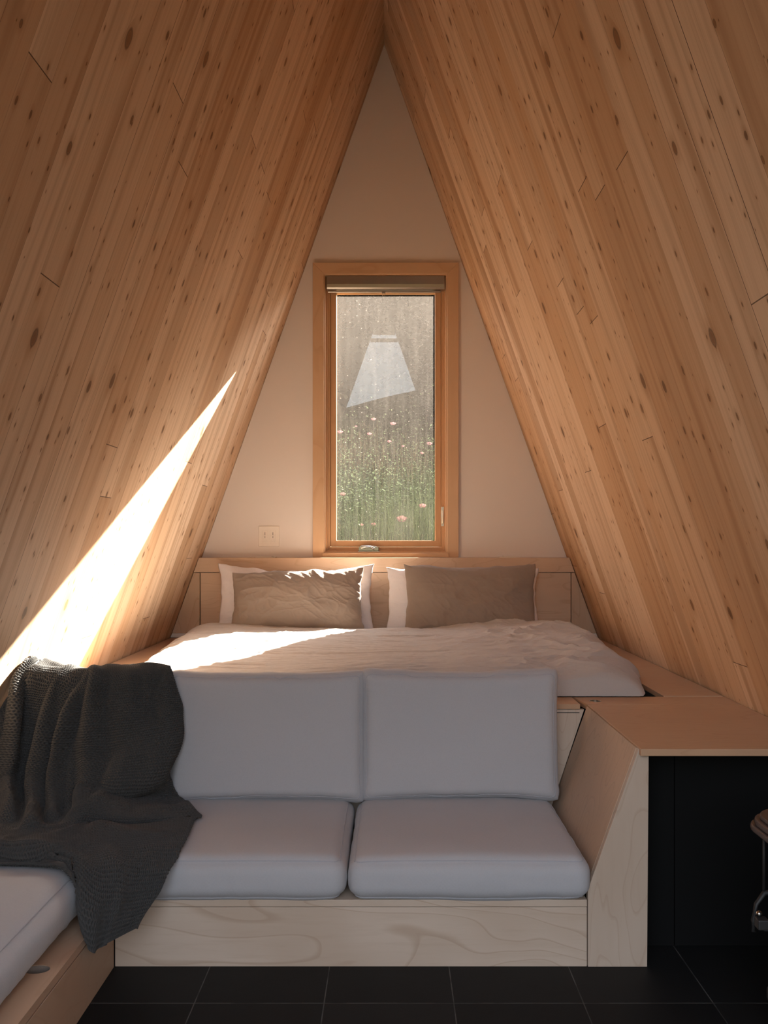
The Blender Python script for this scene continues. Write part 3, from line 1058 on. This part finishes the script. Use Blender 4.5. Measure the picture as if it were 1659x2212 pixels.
GS = 'grey canvas seat cushions'
GB = 'grey canvas back cushions'
ZC = ZD + 0.0555
cushion('seat_cushion', 0.196, 2.565, ZC, 0.304, 0.288, 0.054, 0.036, 'grey seat cushion at the right end of the sofa, next to the slanted arm', 'cushion', GS, seed=1, bulge=0.006)
cushion('seat_cushion', -0.430, 2.565, ZC, 0.306, 0.288, 0.054, 0.036, 'grey seat cushion left of the gap at the sofa middle, blanket over its left side', 'cushion', GS, seed=2, bulge=0.006)
cushion('seat_cushion', -1.015, 2.565, ZC, 0.268, 0.280, 0.054, 0.036, 'grey corner seat cushion hidden under the charcoal blanket at the left wall', 'cushion', GS, seed=3, bulge=0.006)
cushion('seat_cushion', -1.025, 1.740, ZC, 0.262, 0.520, 0.054, 0.036, 'long grey seat cushion on the left bench in the bottom left corner', 'cushion', GS, seed=4, bulge=0.018)
# back cushions lean on the back panel (local z becomes the thickness)
for (cx, hx, lab, sdn, cz, ro) in ((0.211, 0.302, 'grey back cushion at the right end of the sofa beside the slanted arm', 11, 0.481, 0.0),
                               (-0.394, 0.302, 'grey back cushion in the sofa middle, right of the draped blanket', 12, 0.476, 0.0),
                               (-0.925, 0.226, 'grey back cushion at the left end of the sofa, mostly under the charcoal blanket', 13, 0.474, 0.0)):
    cushion('back_cushion', cx, 2.836, cz, hx, 0.198, 0.046, 0.034, lab, 'cushion', GB, tilt=PI / 2 - 0.075, crown=0.012, bulge=0.004, seed=sdn, amp=0.0035, ears=0.008)

# ------------------------------------------------------------------ knitted blanket
def px(x, y, Y):
    return ((x - VX) * Y / F_PX, Y, CAMZ - (y - VY) * Y / F_PX)


def build_blanket():
    # control rows from the hem on the bed side, over the back cushions, down the front and over the seats
    rows = [
        # (px, py, depth) for 9 columns, left to right
        [(70, 1470, 3.12), (95, 1450, 3.12), (130, 1440, 3.12), (165, 1450, 3.12), (205, 1450, 3.12), (245, 1448, 3.12), (285, 1442, 3.12), (330, 1450, 3.12), (352, 1462, 3.12)],
        [(16, 1462, 2.96), (50, 1432, 2.97), (92, 1428, 2.97), (140, 1438, 2.97), (188, 1446, 2.97), (235, 1440, 2.97), (285, 1437, 2.97), (335, 1436, 2.97), (366, 1443, 2.97)],
        [(0, 1490, 2.84), (34, 1448, 2.84), (80, 1452, 2.82), (132, 1464, 2.82), (186, 1466, 2.80), (235, 1456, 2.81), (290, 1451, 2.81), (340, 1449, 2.81), (371, 1455, 2.82)],
        [(-40, 1560, 2.78), (24, 1540, 2.75), (62, 1540, 2.78), (112, 1545, 2.77), (168, 1545, 2.74), (230, 1540, 2.74), (290, 1535, 2.73), (345, 1530, 2.74), (382, 1528, 2.79)],
        [(-70, 1630, 2.76), (0, 1622, 2.71), (50, 1625, 2.75), (98, 1630, 2.73), (152, 1630, 2.72), (222, 1625, 2.70), (290, 1615, 2.69), (348, 1605, 2.71), (388, 1592, 2.77)],
        [(-95, 1700, 2.72), (-25, 1695, 2.67), (38, 1697, 2.70), (90, 1697, 2.68), (148, 1697, 2.66), (214, 1695, 2.65), (278, 1690, 2.66), (335, 1684, 2.68), (373, 1668, 2.75)],
        [(-110, 1745, 2.64), (-40, 1742, 2.60), (26, 1745, 2.61), (84, 1745, 2.60), (150, 1742, 2.60), (206, 1712, 2.66), (270, 1718, 2.70), (335, 1718, 2.73), (394, 1722, 2.76)],
        [(-120, 1768, 2.54), (-48, 1768, 2.52), (18, 1772, 2.51), (78, 1772, 2.50), (144, 1768, 2.52), (200, 1738, 2.56), (268, 1742, 2.57), (340, 1740, 2.60), (412, 1742, 2.64)],
        [(-125, 1785, 2.47), (-55, 1786, 2.45), (12, 1792, 2.44), (72, 1792, 2.42), (140, 1784, 2.46), (205, 1768, 2.51), (272, 1773, 2.50), (345, 1768, 2.52), (437, 1760, 2.575)],
        [(-130, 1797, 2.42), (-60, 1800, 2.40), (8, 1808, 2.38), (68, 1808, 2.37), (136, 1800, 2.40), (205, 1778, 2.52), (275, 1778, 2.54), (345, 1776, 2.55), (424, 1775, 2.545)],
        [(-135, 1812, 2.36), (-65, 1816, 2.34), (4, 1824, 2.31), (66, 1820, 2.30), (134, 1814, 2.32), (205, 1800, 2.40), (275, 1798, 2.42), (345, 1797, 2.44), (414, 1800, 2.46)],
        [(-140, 1832, 2.28), (-70, 1836, 2.26), (2, 1842, 2.24), (66, 1840, 2.22), (136, 1838, 2.24), (206, 1838, 2.29), (270, 1838, 2.31), (335, 1835, 2.33), (396, 1838, 2.33)],
        [(-142, 1848, 2.26), (-72, 1850, 2.255), (2, 1852, 2.25), (70, 1852, 2.245), (140, 1858, 2.21), (204, 1878, 2.18), (262, 1880, 2.20), (320, 1878, 2.22), (370, 1875, 2.235)],
        [(-144, 1858, 2.24), (-74, 1860, 2.235), (2, 1861, 2.23), (74, 1861, 2.225), (146, 1876, 2.17), (190, 1930, 2.11), (240, 1938, 2.14), (292, 1935, 2.18), (345, 1928, 2.20)],
        [(-145, 1864, 2.22), (-75, 1866, 2.215), (2, 1867, 2.21), (78, 1867, 2.205), (150, 1886, 2.14), (188, 1985, 2.075), (228, 1990, 2.11), (272, 1980, 2.14), (318, 1968, 2.17)],
        [(-145, 1868, 2.205), (-75, 1870, 2.20), (2, 1872, 2.195), (80, 1872, 2.19), (153, 1893, 2.12), (193, 2047, 2.065), (218, 2047, 2.085), (250, 2028, 2.10), (298, 2004, 2.14)],
    ]
    C = np.array([[px(*p) for p in r] for r in rows])          # (16, 9, 3)
    # keep clear of the left wall
    lim = XC - (APEX - C[..., 2]) * K + 0.020
    C[..., 0] = np.maximum(C[..., 0], lim)

    def cr(A, n, axis):
        A = np.moveaxis(A, axis, 0)
        k = A.shape[0]
        t = np.linspace(0, k - 1, n)
        i = np.clip(np.floor(t).astype(int), 0, k - 2)
        f = (t - i).reshape((-1,) + (1,) * (A.ndim - 1))
        Ap = np.concatenate([2 * A[:1] - A[1:2], A, 2 * A[-1:] - A[-2:-1]])
        p0, p1, p2, p3 = Ap[i], Ap[i + 1], Ap[i + 2], Ap[i + 3]
        out = 0.5 * (2 * p1 + (p2 - p0) * f + (2 * p0 - 5 * p1 + 4 * p2 - p3) * f ** 2 + (3 * p1 - p0 - 3 * p2 + p3) * f ** 3)
        return np.moveaxis(out, 0, axis)

    NU, NV = 176, 132
    B = cr(cr(C, NU, 0), NV, 1)
    # even out the row spacing by arc length so the stitches keep their size
    seg = np.linalg.norm(np.diff(B, axis=0), axis=2).mean(axis=1)
    s = np.concatenate([[0], np.cumsum(seg)])
    tgt = np.linspace(0, s[-1], NU)
    fi = np.interp(tgt, s, np.arange(NU))
    i0 = np.clip(np.floor(fi).astype(int), 0, NU - 2)
    ff = (fi - i0)[:, None, None]
    B = B[i0] * (1 - ff) + B[i0 + 1] * ff
    rowpos = np.interp(fi, np.linspace(0, NU - 1, NU), np.linspace(0, 15, NU))[:, None]

    def normals(B):
        du = np.gradient(B, axis=0)
        dv = np.gradient(B, axis=1)
        n = np.cross(dv, du)
        n /= np.maximum(np.linalg.norm(n, axis=2, keepdims=True), 1e-9)
        return n
    N = normals(B)
    # the outer side is the one that looks to the camera on the front
    if (N[60:100, :, 1]).mean() > 0:
        N = -N
    v = np.linspace(0, 8, NV)[None, :] * np.ones((NU, 1))
    R = rowpos * np.ones((1, NV))
    env = sstep(0.6, 2.6, R) * (1 - sstep(6.5, 8.5, R))
    d = np.zeros((NU, NV))
    # hanging folds: (row, column) polylines, half width in columns, height in metres
    folds = [
        ([(1, 1.1), (3, 1.15), (5, 1.5), (6.5, 2.0)], 0.36, 0.034),
        ([(1.2, 3.4), (2.2, 2.9), (4, 2.75), (6, 2.7), (8, 2.9)], 0.30, 0.026),
        ([(2.0, 3.9), (3.5, 3.55), (5, 3.45), (6.6, 3.5)], 0.22, 0.020),
        ([(1.6, 4.25), (3, 4.45), (4.5, 4.6), (6, 4.6)], 0.30, 0.020),
        ([(3.0, 7.9), (4.5, 7.2), (5.4, 6.0), (6.2, 4.9), (7.2, 4.5)], 0.55, 0.020),
        ([(2.4, 0.0), (4, 0.4), (6, 0.6), (8, 0.4)], 0.40, 0.022),
        ([(10.5, 0.0), (10.8, 2), (11.3, 3.6), (12.6, 4.6), (14, 5.0), (15, 5.1)], 0.55, 0.015),
        ([(12.3, 0.0), (12.6, 2), (12.9, 3.4), (13.8, 4.2), (15, 4.6)], 0.35, 0.012),
        ([(11.4, 5.4), (12.6, 6.1), (14, 6.3), (15, 6.4)], 0.35, 0.012),
        ([(9.5, 5.0), (10.2, 6.0), (10.5, 7.0), (10.4, 8.0)], 0.30, 0.010),
    ]
    for line, wd, hgt in folds:
        best = np.full((NU, NV), 9.0)
        for (r0, c0), (r1, c1) in zip(line[:-1], line[1:]):
            ax, ay = (r1 - r0) * 0.45, c1 - c0
            px_, py_ = (R - r0) * 0.45, v - c0
            tt = np.clip((px_ * ax + py_ * ay) / (ax * ax + ay * ay), 0, 1)
            best = np.minimum(best, np.hypot(px_ - tt * ax, py_ - tt * ay))
        d += 1.15 * hgt * np.exp(-(best / (wd * 0.75)) ** 1.3) * (1 - 0.8 * sstep(13.2, 14.6, R)) * (0.3 + 0.7 * sstep(1.2, 3.0, R)) - 0.55 * hgt * np.exp(-((best - wd * 1.5) / (wd * 0.5)) ** 2) * env
    d += env * 0.008 * fbm(v * 1.6, R * 0.6, 301, 3) * 2
    d += 0.006 * fbm(v * 1.2, R * 1.3, 305, 2) * 2
    D = d * 1.45
    B2 = B + N * D[..., None]
    # lift clear of cushions
    return B2, N, R, v


def knit(B):
    # push the coarse sheet out of the cushions
    deps = bpy.context.evaluated_depsgraph_get()
    deps.update()
    trees = []
    for o, root in CUSH:
        mw = root.matrix_basis @ o.matrix_basis
        me = o.data
        trees.append(BVHTree.FromPolygons([mw @ vv.co for vv in me.vertices], [tuple(p.vertices) for p in me.polygons]))
    nu, nv = B.shape[:2]
    flat = B.reshape(-1, 3)
    clear = 0.011
    for i in range(len(flat)):
        p = Vector(flat[i])
        for _ in range(2):
            for t in trees:
                loc, n, fi, dist = t.find_nearest(p, 0.12)
                if loc is None:
                    continue
                sd_ = (p - loc).dot(n)
                if sd_ < clear and (dist < clear or sd_ < 0):
                    p = loc + n * clear
        # joinery and wall
        if p.y < YF + 0.02 and p.y > 1.9 and p.z < ZD and p.x < -0.709 + 0.012:
            p.x = -0.709 + 0.012
        if p.y > YF - 0.012 and p.z < ZD + 0.01:
            p.y = YF - 0.012
        lim_ = XC - (APEX - p.z) * K + 0.014
        p.x = max(p.x, lim_)
        flat[i] = p
    return flat.reshape(nu, nv, 3)


def smooth_grid(B, k):
    for _ in range(k):
        A = B.copy()
        A[1:-1, 1:-1] = 0.5 * B[1:-1, 1:-1] + 0.125 * (B[:-2, 1:-1] + B[2:, 1:-1] + B[1:-1, :-2] + B[1:-1, 2:])
        B = A
    return B


def resample(B, nu, nv):
    def lin(A, n, axis):
        A = np.moveaxis(A, axis, 0)
        k = A.shape[0]
        t = np.linspace(0, k - 1, n)
        i = np.clip(np.floor(t).astype(int), 0, k - 2)
        f = (t - i).reshape((-1,) + (1,) * (A.ndim - 1))
        Ap = np.concatenate([2 * A[:1] - A[1:2], A, 2 * A[-1:] - A[-2:-1]])
        p0, p1, p2, p3 = Ap[i], Ap[i + 1], Ap[i + 2], Ap[i + 3]
        out = 0.5 * (2 * p1 + (p2 - p0) * f + (2 * p0 - 5 * p1 + 4 * p2 - p3) * f ** 2 + (3 * p1 - p0 - 3 * p2 + p3) * f ** 3)
        return np.moveaxis(out, 0, axis)
    return lin(lin(B, nu, 0), nv, 1)


B, N0, R, Vc = build_blanket()
B = smooth_grid(B, 2)
B = smooth_grid(knit(B), 3)
B = smooth_grid(knit(B), 1)
LU = float(np.linalg.norm(np.diff(B, axis=0), axis=2).sum(axis=0).mean())
LV = float(np.linalg.norm(np.diff(B, axis=1), axis=2).sum(axis=1).mean())
ST = 0.0076                                    # stitch pitch
nru, nrv = int(LU / ST), int(LV / ST)
FU, FV = nru * 6 + 1, nrv * 6 + 1


def outward(G):
    n = np.cross(np.gradient(G, axis=1), np.gradient(G, axis=0))
    n /= np.maximum(np.linalg.norm(n, axis=2, keepdims=True), 1e-9)
    k = G.shape[0]
    return -n if n[k // 3:k // 2, :, 1].mean() > 0 else n


G = resample(B, FU, FV)
Ng = outward(G)
uu = np.arange(FU)[:, None] / 6.0
vv = np.arange(FV)[None, :] / 6.0
wavy = 0.13 * np.sin(2 * PI * vv)
row = np.floor(uu + wavy)
pu = (uu + wavy) - row                                   # position across one knitted row
pv = (vv + 0.5 * (row % 2)) % 1.0
hole = np.exp(-(((pu - 0.5) / 0.27) ** 2 + ((pv - 0.5) / 0.25) ** 2))
ridge = np.cos(2 * PI * pu) * 0.25
rimk = np.minimum(np.minimum(np.arange(FU), np.arange(FU)[::-1])[:, None], np.minimum(np.arange(FV), np.arange(FV)[::-1])[None, :])
uneven = sstep(-3, 7, rimk) * (0.85 + 0.3 * vnoise(uu / 5, vv / 5, 333))
G = G + Ng * ((0.5 * ridge - 1.5 * hole + 0.7) * uneven * 0.0075)[..., None]
# inner face and rim so that the wool has thickness
G = G[:FU, :FV]
Ulow = G[::6, ::6] - outward(G[::6, ::6]) * 0.0075
nu4, nv4 = Ulow.shape[:2]
top_n = FU * FV
ti = np.arange(top_n).reshape(FU, FV)[::6, ::6]
ui = np.arange(nu4 * nv4).reshape(nu4, nv4) + top_n
qs = [np.stack([ui[:-1, :-1], ui[:-1, 1:], ui[1:, 1:], ui[1:, :-1]], -1).reshape(-1, 4)]
for a_, b_ in ((ti[0, :], ui[0, :]), (ti[-1, :], ui[-1, :]), (ti[:, 0], ui[:, 0]), (ti[:, -1], ui[:, -1])):
    qs.append(np.stack([a_[:-1], a_[1:], b_[1:], b_[:-1]], -1))
bl_o = grid_mesh('knitted_blanket', G, M_KNIT, verts_extra=Ulow.reshape(-1, 3), faces_extra=np.concatenate(qs))
tag(bl_o, 'charcoal chunky-knit wool blanket thrown over the left end of the sofa', 'blanket')

# ------------------------------------------------------------------ stove
st = thing('wood_stove', (1.0, 1.72, 0), 'black cast iron wood stove with a brown enamelled top at the right edge', 'stove')


def rrect(x0, x1, y0, y1, r, n=8):
    out = []
    for cx, cy, a0 in ((x1 - r, y1 - r, 0), (x0 + r, y1 - r, PI / 2), (x0 + r, y0 + r, PI), (x1 - r, y0 + r, 1.5 * PI)):
        for k in range(n + 1):
            a = a0 + PI / 2 * k / n
            out.append((cx + r * math.cos(a), cy + r * math.sin(a)))
    return out


for (ins, z0, z1, r, m) in ((0.0, 0.472, 0.484, 0.075, M_ENAMEL), (0.007, 0.484, 0.497, 0.072, M_ENAMEL), (0.016, 0.497, 0.507, 0.068, M_ENAMEL)):
    local(st, prism('top_plate', rrect(0.760 + ins, 1.135 - ins, 1.46 + ins, 1.975 - ins, r), 'z', z0, z1, m, bevel=0.003))
local(st, prism('stove_body', rrect(0.822, 1.10, 1.50, 1.93, 0.03), 'z', 0.13, 0.472, M_IRON, bevel=0.004))
local(st, prism('base_plate', rrect(0.800, 1.12, 1.48, 1.95, 0.03), 'z', 0.105, 0.130, M_IRON, bevel=0.004))
rb = bmesh.new()
tube_bm(rb, [(0.806, 1.955, 0.468), (0.806, 1.955, 0.325)], 0.003, 8)
local(st, link_bm('damper_rod', rb, M_IRON, smooth=True))
fb = bmesh.new()
tube_bm(fb, [(0.86, 1.958, 0.30), (0.83, 1.958, 0.325), (0.806, 1.955, 0.322), (0.787, 1.95, 0.30), (0.779, 1.945, 0.268), (0.778, 1.94, 0.245)], [0.008, 0.007, 0.006, 0.005, 0.005, 0.005], 8)
local(st, link_bm('door_lever', fb, M_IRON, smooth=True))
for (x, y, z, r) in ((0.775, 1.905, 0.298, 0.007),):
    bm = bmesh.new()
    bmesh.ops.create_uvsphere(bm, u_segments=16, v_segments=10, radius=r)
    bmesh.ops.translate(bm, verts=bm.verts, vec=(x, y, z))
    local(st, link_bm('lever_knob', bm, M_CHROME, smooth=True))
local(st, box('latch_block', 0.768, 0.792, 1.89, 1.915, 0.268, 0.290, M_IRON, bevel=0.003))
local(st, box('latch_bracket', 0.784, 0.826, 1.90, 1.925, 0.262, 0.272, M_IRON, bevel=0.002))
for x in (0.84, 1.08):
    for y in (1.53, 1.90):
        lg = bmesh.new()
        tube_bm(lg, [(x, y, 0.107), (x + (0.01 if x > 1 else -0.01), y, 0.06), (x + (0.02 if x > 1 else -0.02), y, 0.0)], [0.022, 0.014, 0.018], 10)
        local(st, link_bm('leg', lg, M_IRON, smooth=True))

# ------------------------------------------------------------------ outside behind the window
M_SOIL = mat_plant('dry_grass_ground', (0.0193, 0.0165, 0.0110), (0.0385, 0.0330, 0.0193), (0, 0, 0), 2.0, 0.0)
M_LEAF = mat_plant('meadow_green', (0.0066, 0.0088, 0.0055), (0.0330, 0.0363, 0.0231), (0.0303, 0.0363, 0.0187), 2.5)
M_LEAF2 = mat_plant('feathery_yellow_green', (0.0248, 0.0303, 0.0143), (0.0605, 0.0660, 0.0303), (0.0605, 0.0688, 0.0275), 4.0)
M_LEAF3 = mat_plant('grey_green_leaf', (0.0099, 0.0143, 0.0099), (0.0550, 0.0633, 0.0495), (0.0495, 0.0605, 0.0330), 5.0)
M_STRAW = mat_plant('dry_straw', (0.0385, 0.0303, 0.0193), (0.0880, 0.0715, 0.0468), (0.0770, 0.0550, 0.0330), 6.0)
M_PETAL = mat_plant('pink_petal', (0.2232, 0.0930, 0.0961), (0.2604, 0.1364, 0.1333), (0.1860, 0.0806, 0.0806), 20.0, 0.45)
M_CENTRE = mat_plain('poppy_centre', (0.20, 0.22, 0.08), 0.8)
M_TREE = mat_plant('dark_tree', (0.0066, 0.0072, 0.0050), (0.0165, 0.0165, 0.0110), (0.0083, 0.0088, 0.0044), 3.0, 0.2)


def ground_z(X, Y):
    return 0.30 + 0.19 * np.clip(Y - 5.6, 0, 60) + 0.45 * np.clip(Y - 20, 0, 40) + 0.045 * (X) + 0.10 * fbm(X * 0.5, Y * 0.5, 400, 3)


def terrain(name, x0, x1, y0, y1, n, fn, m):
    X = np.linspace(x0, x1, n)[:, None] * np.ones((1, n))
    Y = np.ones((n, 1)) * np.linspace(y0, y1, n)[None, :]
    return grid_mesh(name, np.stack([X, Y, fn(X, Y)], -1), m)


struct(terrain('hillside', -22, 22, 5.25, 46, 160, ground_z, M_SOIL))
struct(terrain('valley_slope', -60, 60, -5, -75, 120,
               lambda X, Y: -1.6 + (15.0 + 1.7 * np.tanh((X + 1) / 6.0)) * sstep(-8, -72, Y) + 0.5 * fbm(X * 0.2, Y * 0.2, 410, 3), M_SOIL))

rng = np.random.RandomState(5)


def blades(name, n, x0, x1, y0, y1, h0, h1, w, m, label, cat, bend=0.25, seg=3, keep=None):
    X = rng.uniform(x0, x1, n)
    Y = rng.uniform(y0, y1, n)
    if keep is not None:
        k = keep(X, Y)
        X, Y = X[k], Y[k]
        n = len(X)
    Z = ground_z(X, Y) - 0.02
    H = rng.uniform(h0, h1, n)
    A = rng.uniform(0, 2 * PI, n)
    Bn = H * rng.uniform(0.05, bend, n)
    bx, by = np.cos(A), np.sin(A)
    W = w * rng.uniform(0.6, 1.3, n)
    vs, fs = [], []
    for k in range(seg + 1):
        t = k / seg
        cx = X + bx * Bn * t * t
        cy = Y + by * Bn * t * t
        cz = Z + H * t
        ww = W * (1 - t * 0.85) / 2
        vs.append(np.stack([cx - by * ww - 0.3 * ww, cy + bx * ww, cz], -1))
        vs.append(np.stack([cx + by * ww + 0.3 * ww, cy - bx * ww, cz], -1))
    V = np.stack(vs, 1).reshape(-1, 3)
    base = np.arange(n)[:, None, None] * (2 * (seg + 1))
    q = np.array([[2 * k, 2 * k + 1, 2 * k + 3, 2 * k + 2] for k in range(seg)])[None]
    F = (base + q).reshape(-1, 4)
    me = bpy.data.meshes.new(name)
    me.vertices.add(len(V))
    me.vertices.foreach_set('co', V.astype(np.float32).ravel())
    me.loops.add(F.size)
    me.loops.foreach_set('vertex_index', F.astype(np.int32).ravel())
    me.polygons.add(len(F))
    me.polygons.foreach_set('loop_start', (np.arange(len(F)) * 4).astype(np.int32))
    me.polygons.foreach_set('loop_total', np.full(len(F), 4, np.int32))
    me.update(calc_edges=True)
    o = new_obj(name, me, m)
    tag(o, label, cat)
    o['kind'] = 'stuff'
    return o


blades('meadow_grass', 52000, -1.5, 1.5, 5.9, 9.6, 0.45, 1.0, 0.0045, M_LEAF, 'dense green meadow grass filling the lower half of the window', 'grass')
blades('feathery_foliage', 12000, -0.25, 0.9, 6.2, 8.0, 0.45, 0.85, 0.003, M_LEAF2, 'feathery yellow-green foliage in the lower middle of the window view', 'foliage', bend=0.5)
blades('dry_grass', 12000, -2.0, 2.0, 8.6, 13.5, 0.6, 1.25, 0.005, M_STRAW, 'tall dry straw-coloured grass stalks behind the green meadow', 'grass')

# leafy clumps
def leafy_bush(name, cx, cy, w, h, n, m, label):
    P = rng.normal(0, 1, (n, 3)) * np.array([w / 3, w / 3, h / 3.2])
    base = float(ground_z(np.array([cx]), np.array([cy]))[0])
    P = P + np.array([cx, cy, base + h * 0.55])
    P[:, 2] = np.maximum(P[:, 2], base)
    a = rng.uniform(0, 2 * PI, n)
    b = rng.uniform(-0.7, 0.9, n)
    L = rng.uniform(0.012, 0.032, n)
    dx = np.stack([np.cos(a) * np.cos(b), np.sin(a) * np.cos(b), np.sin(b)], -1) * L[:, None]
    dy = np.stack([-np.sin(a), np.cos(a), 0.4 * np.ones(n)], -1) * (L * 0.22)[:, None]
    V = np.stack([P, P + dx * 0.5 + dy, P + dx, P + dx * 0.5 - dy], 1).reshape(-1, 3)
    F = np.arange(n * 4).reshape(n, 4)
    me = bpy.data.meshes.new('foliage')
    me.from_pydata(V.tolist(), [], F.tolist())
    root = thing(name, (cx, cy, base), label, 'shrub', 'wild shrubs outside the window')
    o = new_obj('foliage', me, m)
    local(root, o)
    bm = bmesh.new()
    for k in range(7):
        ang = rng.uniform(0, 2 * PI)
        tube_bm(bm, [(cx, cy, base - 0.03), (cx + 0.25 * w * math.cos(ang) * 0.5, cy + 0.1 * math.sin(ang), base + h * 0.5), (cx + 0.5 * w * math.cos(ang) * 0.6, cy + 0.2 * w * math.sin(ang), base + h * 0.9)], [0.006, 0.004, 0.002], 5)
    local(root, link_bm('stems', bm, M_LEAF))
    return root


leafy_bush('wild_shrub', -0.62, 6.75, 0.75, 0.95, 11000, M_LEAF3, 'dark grey-green shrub behind the lower left of the window glass')
leafy_bush('wild_shrub', -0.12, 7.5, 0.9, 0.95, 11000, M_LEAF3, 'silvery leafy shrub behind the middle of the window glass')
leafy_bush('wild_shrub', 0.55, 7.0, 0.6, 0.85, 8000, M_LEAF, 'green shrub behind the right of the window glass')
leafy_bush('wild_shrub', 0.10, 6.5, 0.5, 0.55, 5000, M_LEAF, 'low green shrub close behind the bottom of the window glass')

leafy_bush('wild_shrub', -0.75, 9.0, 1.0, 1.10, 8000, M_LEAF3, 'grey-green shrub farther up the slope at the left of the window glass')
leafy_bush('wild_shrub', 0.15, 9.3, 1.2, 1.10, 9000, M_LEAF, 'green shrub farther up the slope behind the middle of the window glass')
leafy_bush('wild_shrub', 1.05, 9.0, 1.0, 1.15, 8000, M_LEAF, 'green shrub farther up the slope at the right edge of the window glass')

# poppies
pop = [  # picture x, y, distance, radius, label
    (868, 1124, 6.6, 0.036, 'largest pink poppy, wide open near the bottom of the window'),
    (913, 1095, 6.7, 0.026, 'pink poppy with upright petals near the right edge of the window'),
    (741, 1069, 6.9, 0.020, 'pink poppy alone low at the left edge of the window'),
    (781, 1135, 6.5, 0.014, 'tiny pale pink poppy left of the bottom poppies'),
    (807, 1134, 6.5, 0.017, 'small salmon poppy at the bottom middle of the window'),
    (849, 917, 9.6, 0.030, 'coral pink poppy high in the dry grass, right of centre'),
    (807, 907, 9.8, 0.026, 'coral pink poppy highest in the dry grass, left of centre'),
    (798, 939, 9.3, 0.024, 'pale pink poppy below the highest one in the dry grass'),
    (735, 935, 9.2, 0.028, 'pale pink poppy at the left edge level with the dry grass'),
    (769, 922, 9.4, 0.014, 'tiny white poppy left of the pale pink ones'),
    (841, 955, 8.9, 0.020, 'white poppy in the middle where dry grass turns green'),
    (928, 960, 8.8, 0.026, 'pale pink poppy at the right edge level with the green growth'),
    (912, 980, 8.6, 0.018, 'small pink poppy low left of the right-edge poppy'),
    (871, 965, 8.8, 0.015, 'tiny salmon poppy between the white poppy and the right edge'),
]
for (x, y, Yp, r, lab) in pop:
    r *= 1.15
    c = Vector(px(x, y, Yp))
    gz = float(ground_z(np.array([c.x]), np.array([c.y]))[0])
    gz = min(gz, c.z - 0.1)
    root = thing('poppy', (c.x, c.y, gz), lab, 'flower', 'poppies outside the window')
    bm = bmesh.new()
    for k in range(5):
        a0 = 2 * PI * k / 5 + 0.3
        rings = []
        for t, up in ((0.08, 0.0), (0.45, 0.10), (0.8, 0.30), (1.0, 0.55)):
            ring = []
            for q in range(-3, 4):
                a = a0 + q * 0.25 * (1 if t > 0.3 else 0.6)
                rr = r * t * (1 - 0.03 * q * q)
                py_, pz_ = rr * math.sin(a), r * up - r * 0.2 + 0.0006 * k
                ring.append(bm.verts.new((c.x + rr * math.cos(a), c.y + 0.82 * py_ - 0.57 * pz_, c.z + 0.57 * py_ + 0.82 * pz_)))
            rings.append(ring)
        for A_, B_ in zip(rings[:-1], rings[1:]):
            for q in range(6):
                bm.faces.new((A_[q], A_[q + 1], B_[q + 1], B_[q]))
    local(root, link_bm('petals', bm, M_PETAL, smooth=True))
    bm = bmesh.new()
    bmesh.ops.create_icosphere(bm, subdivisions=2, radius=r * 0.18)
    bmesh.ops.translate(bm, verts=bm.verts, vec=(c.x, c.y, c.z - r * 0.05))
    local(root, link_bm('seed_head', bm, M_CENTRE, smooth=True))
    bm = bmesh.new()
    tube_bm(bm, [(c.x + 0.02, c.y, gz - 0.03), (c.x + 0.01, c.y, (gz + c.z) / 2), (c.x, c.y, c.z - r * 0.15)], 0.0018, 5)
    local(root, link_bm('stem', bm, M_LEAF))

# trees on the slope
def tree(cx, cy, h, w, label):
    base = float(ground_z(np.array([cx]), np.array([cy]))[0])
    root = thing('tree', (cx, cy, base), label, 'tree', 'trees on the slope')
    n = 5200
    P = rng.normal(0, 1, (n, 3))
    P /= np.linalg.norm(P, axis=1)[:, None]
    rr = rng.uniform(0.55, 1.0, n)[:, None] * (1 + 0.35 * fbm(P[:, 0] * 3, P[:, 2] * 3, int(cx * 10) % 90 + 7, 3))[:, None]
    P = P * rr * np.array([w / 2, w / 2, h / 2]) + np.array([cx, cy, base + h * 0.52])
    a = rng.uniform(0, 2 * PI, n)
    b = rng.uniform(-0.8, 0.8, n)
    L = 0.22
    dx = np.stack([np.cos(a) * np.cos(b), np.sin(a) * np.cos(b), np.sin(b)], -1) * L
    dy = np.stack([-np.sin(a), np.cos(a), 0.5 * np.ones(n)], -1) * 0.11
    V = np.stack([P, P + dx * 0.5 + dy, P + dx, P + dx * 0.5 - dy], 1).reshape(-1, 3)
    me = bpy.data.meshes.new('crown')
    me.from_pydata(V.tolist(), [], np.arange(n * 4).reshape(n, 4).tolist())
    local(root, new_obj('crown', me, M_TREE))
    bm = bmesh.new()
    tube_bm(bm, [(cx, cy, base - 0.1), (cx + 0.05, cy, base + h * 0.35), (cx, cy, base + h * 0.7)], [0.16, 0.12, 0.05], 8)
    local(root, link_bm('trunk', bm, M_TREE))


for i, (cx, cy, h, w, lab) in enumerate((
        (-3.4, 17.0, 5.0, 3.0, 'dark tree on the slope at the left of the window'),
        (0.2, 17.5, 5.0, 3.0, 'dark tree on the slope in the middle of the window'),
        (3.8, 17.5, 4.8, 3.0, 'dark tree on the slope at the right of the window'),
        (-1.8, 23.0, 6.4, 4.0, 'dark tree farther back between the left and middle trees'),
        (2.6, 23.5, 6.2, 4.0, 'dark tree farther back between the middle and right trees'))):
    tree(cx, cy, h, w, lab)
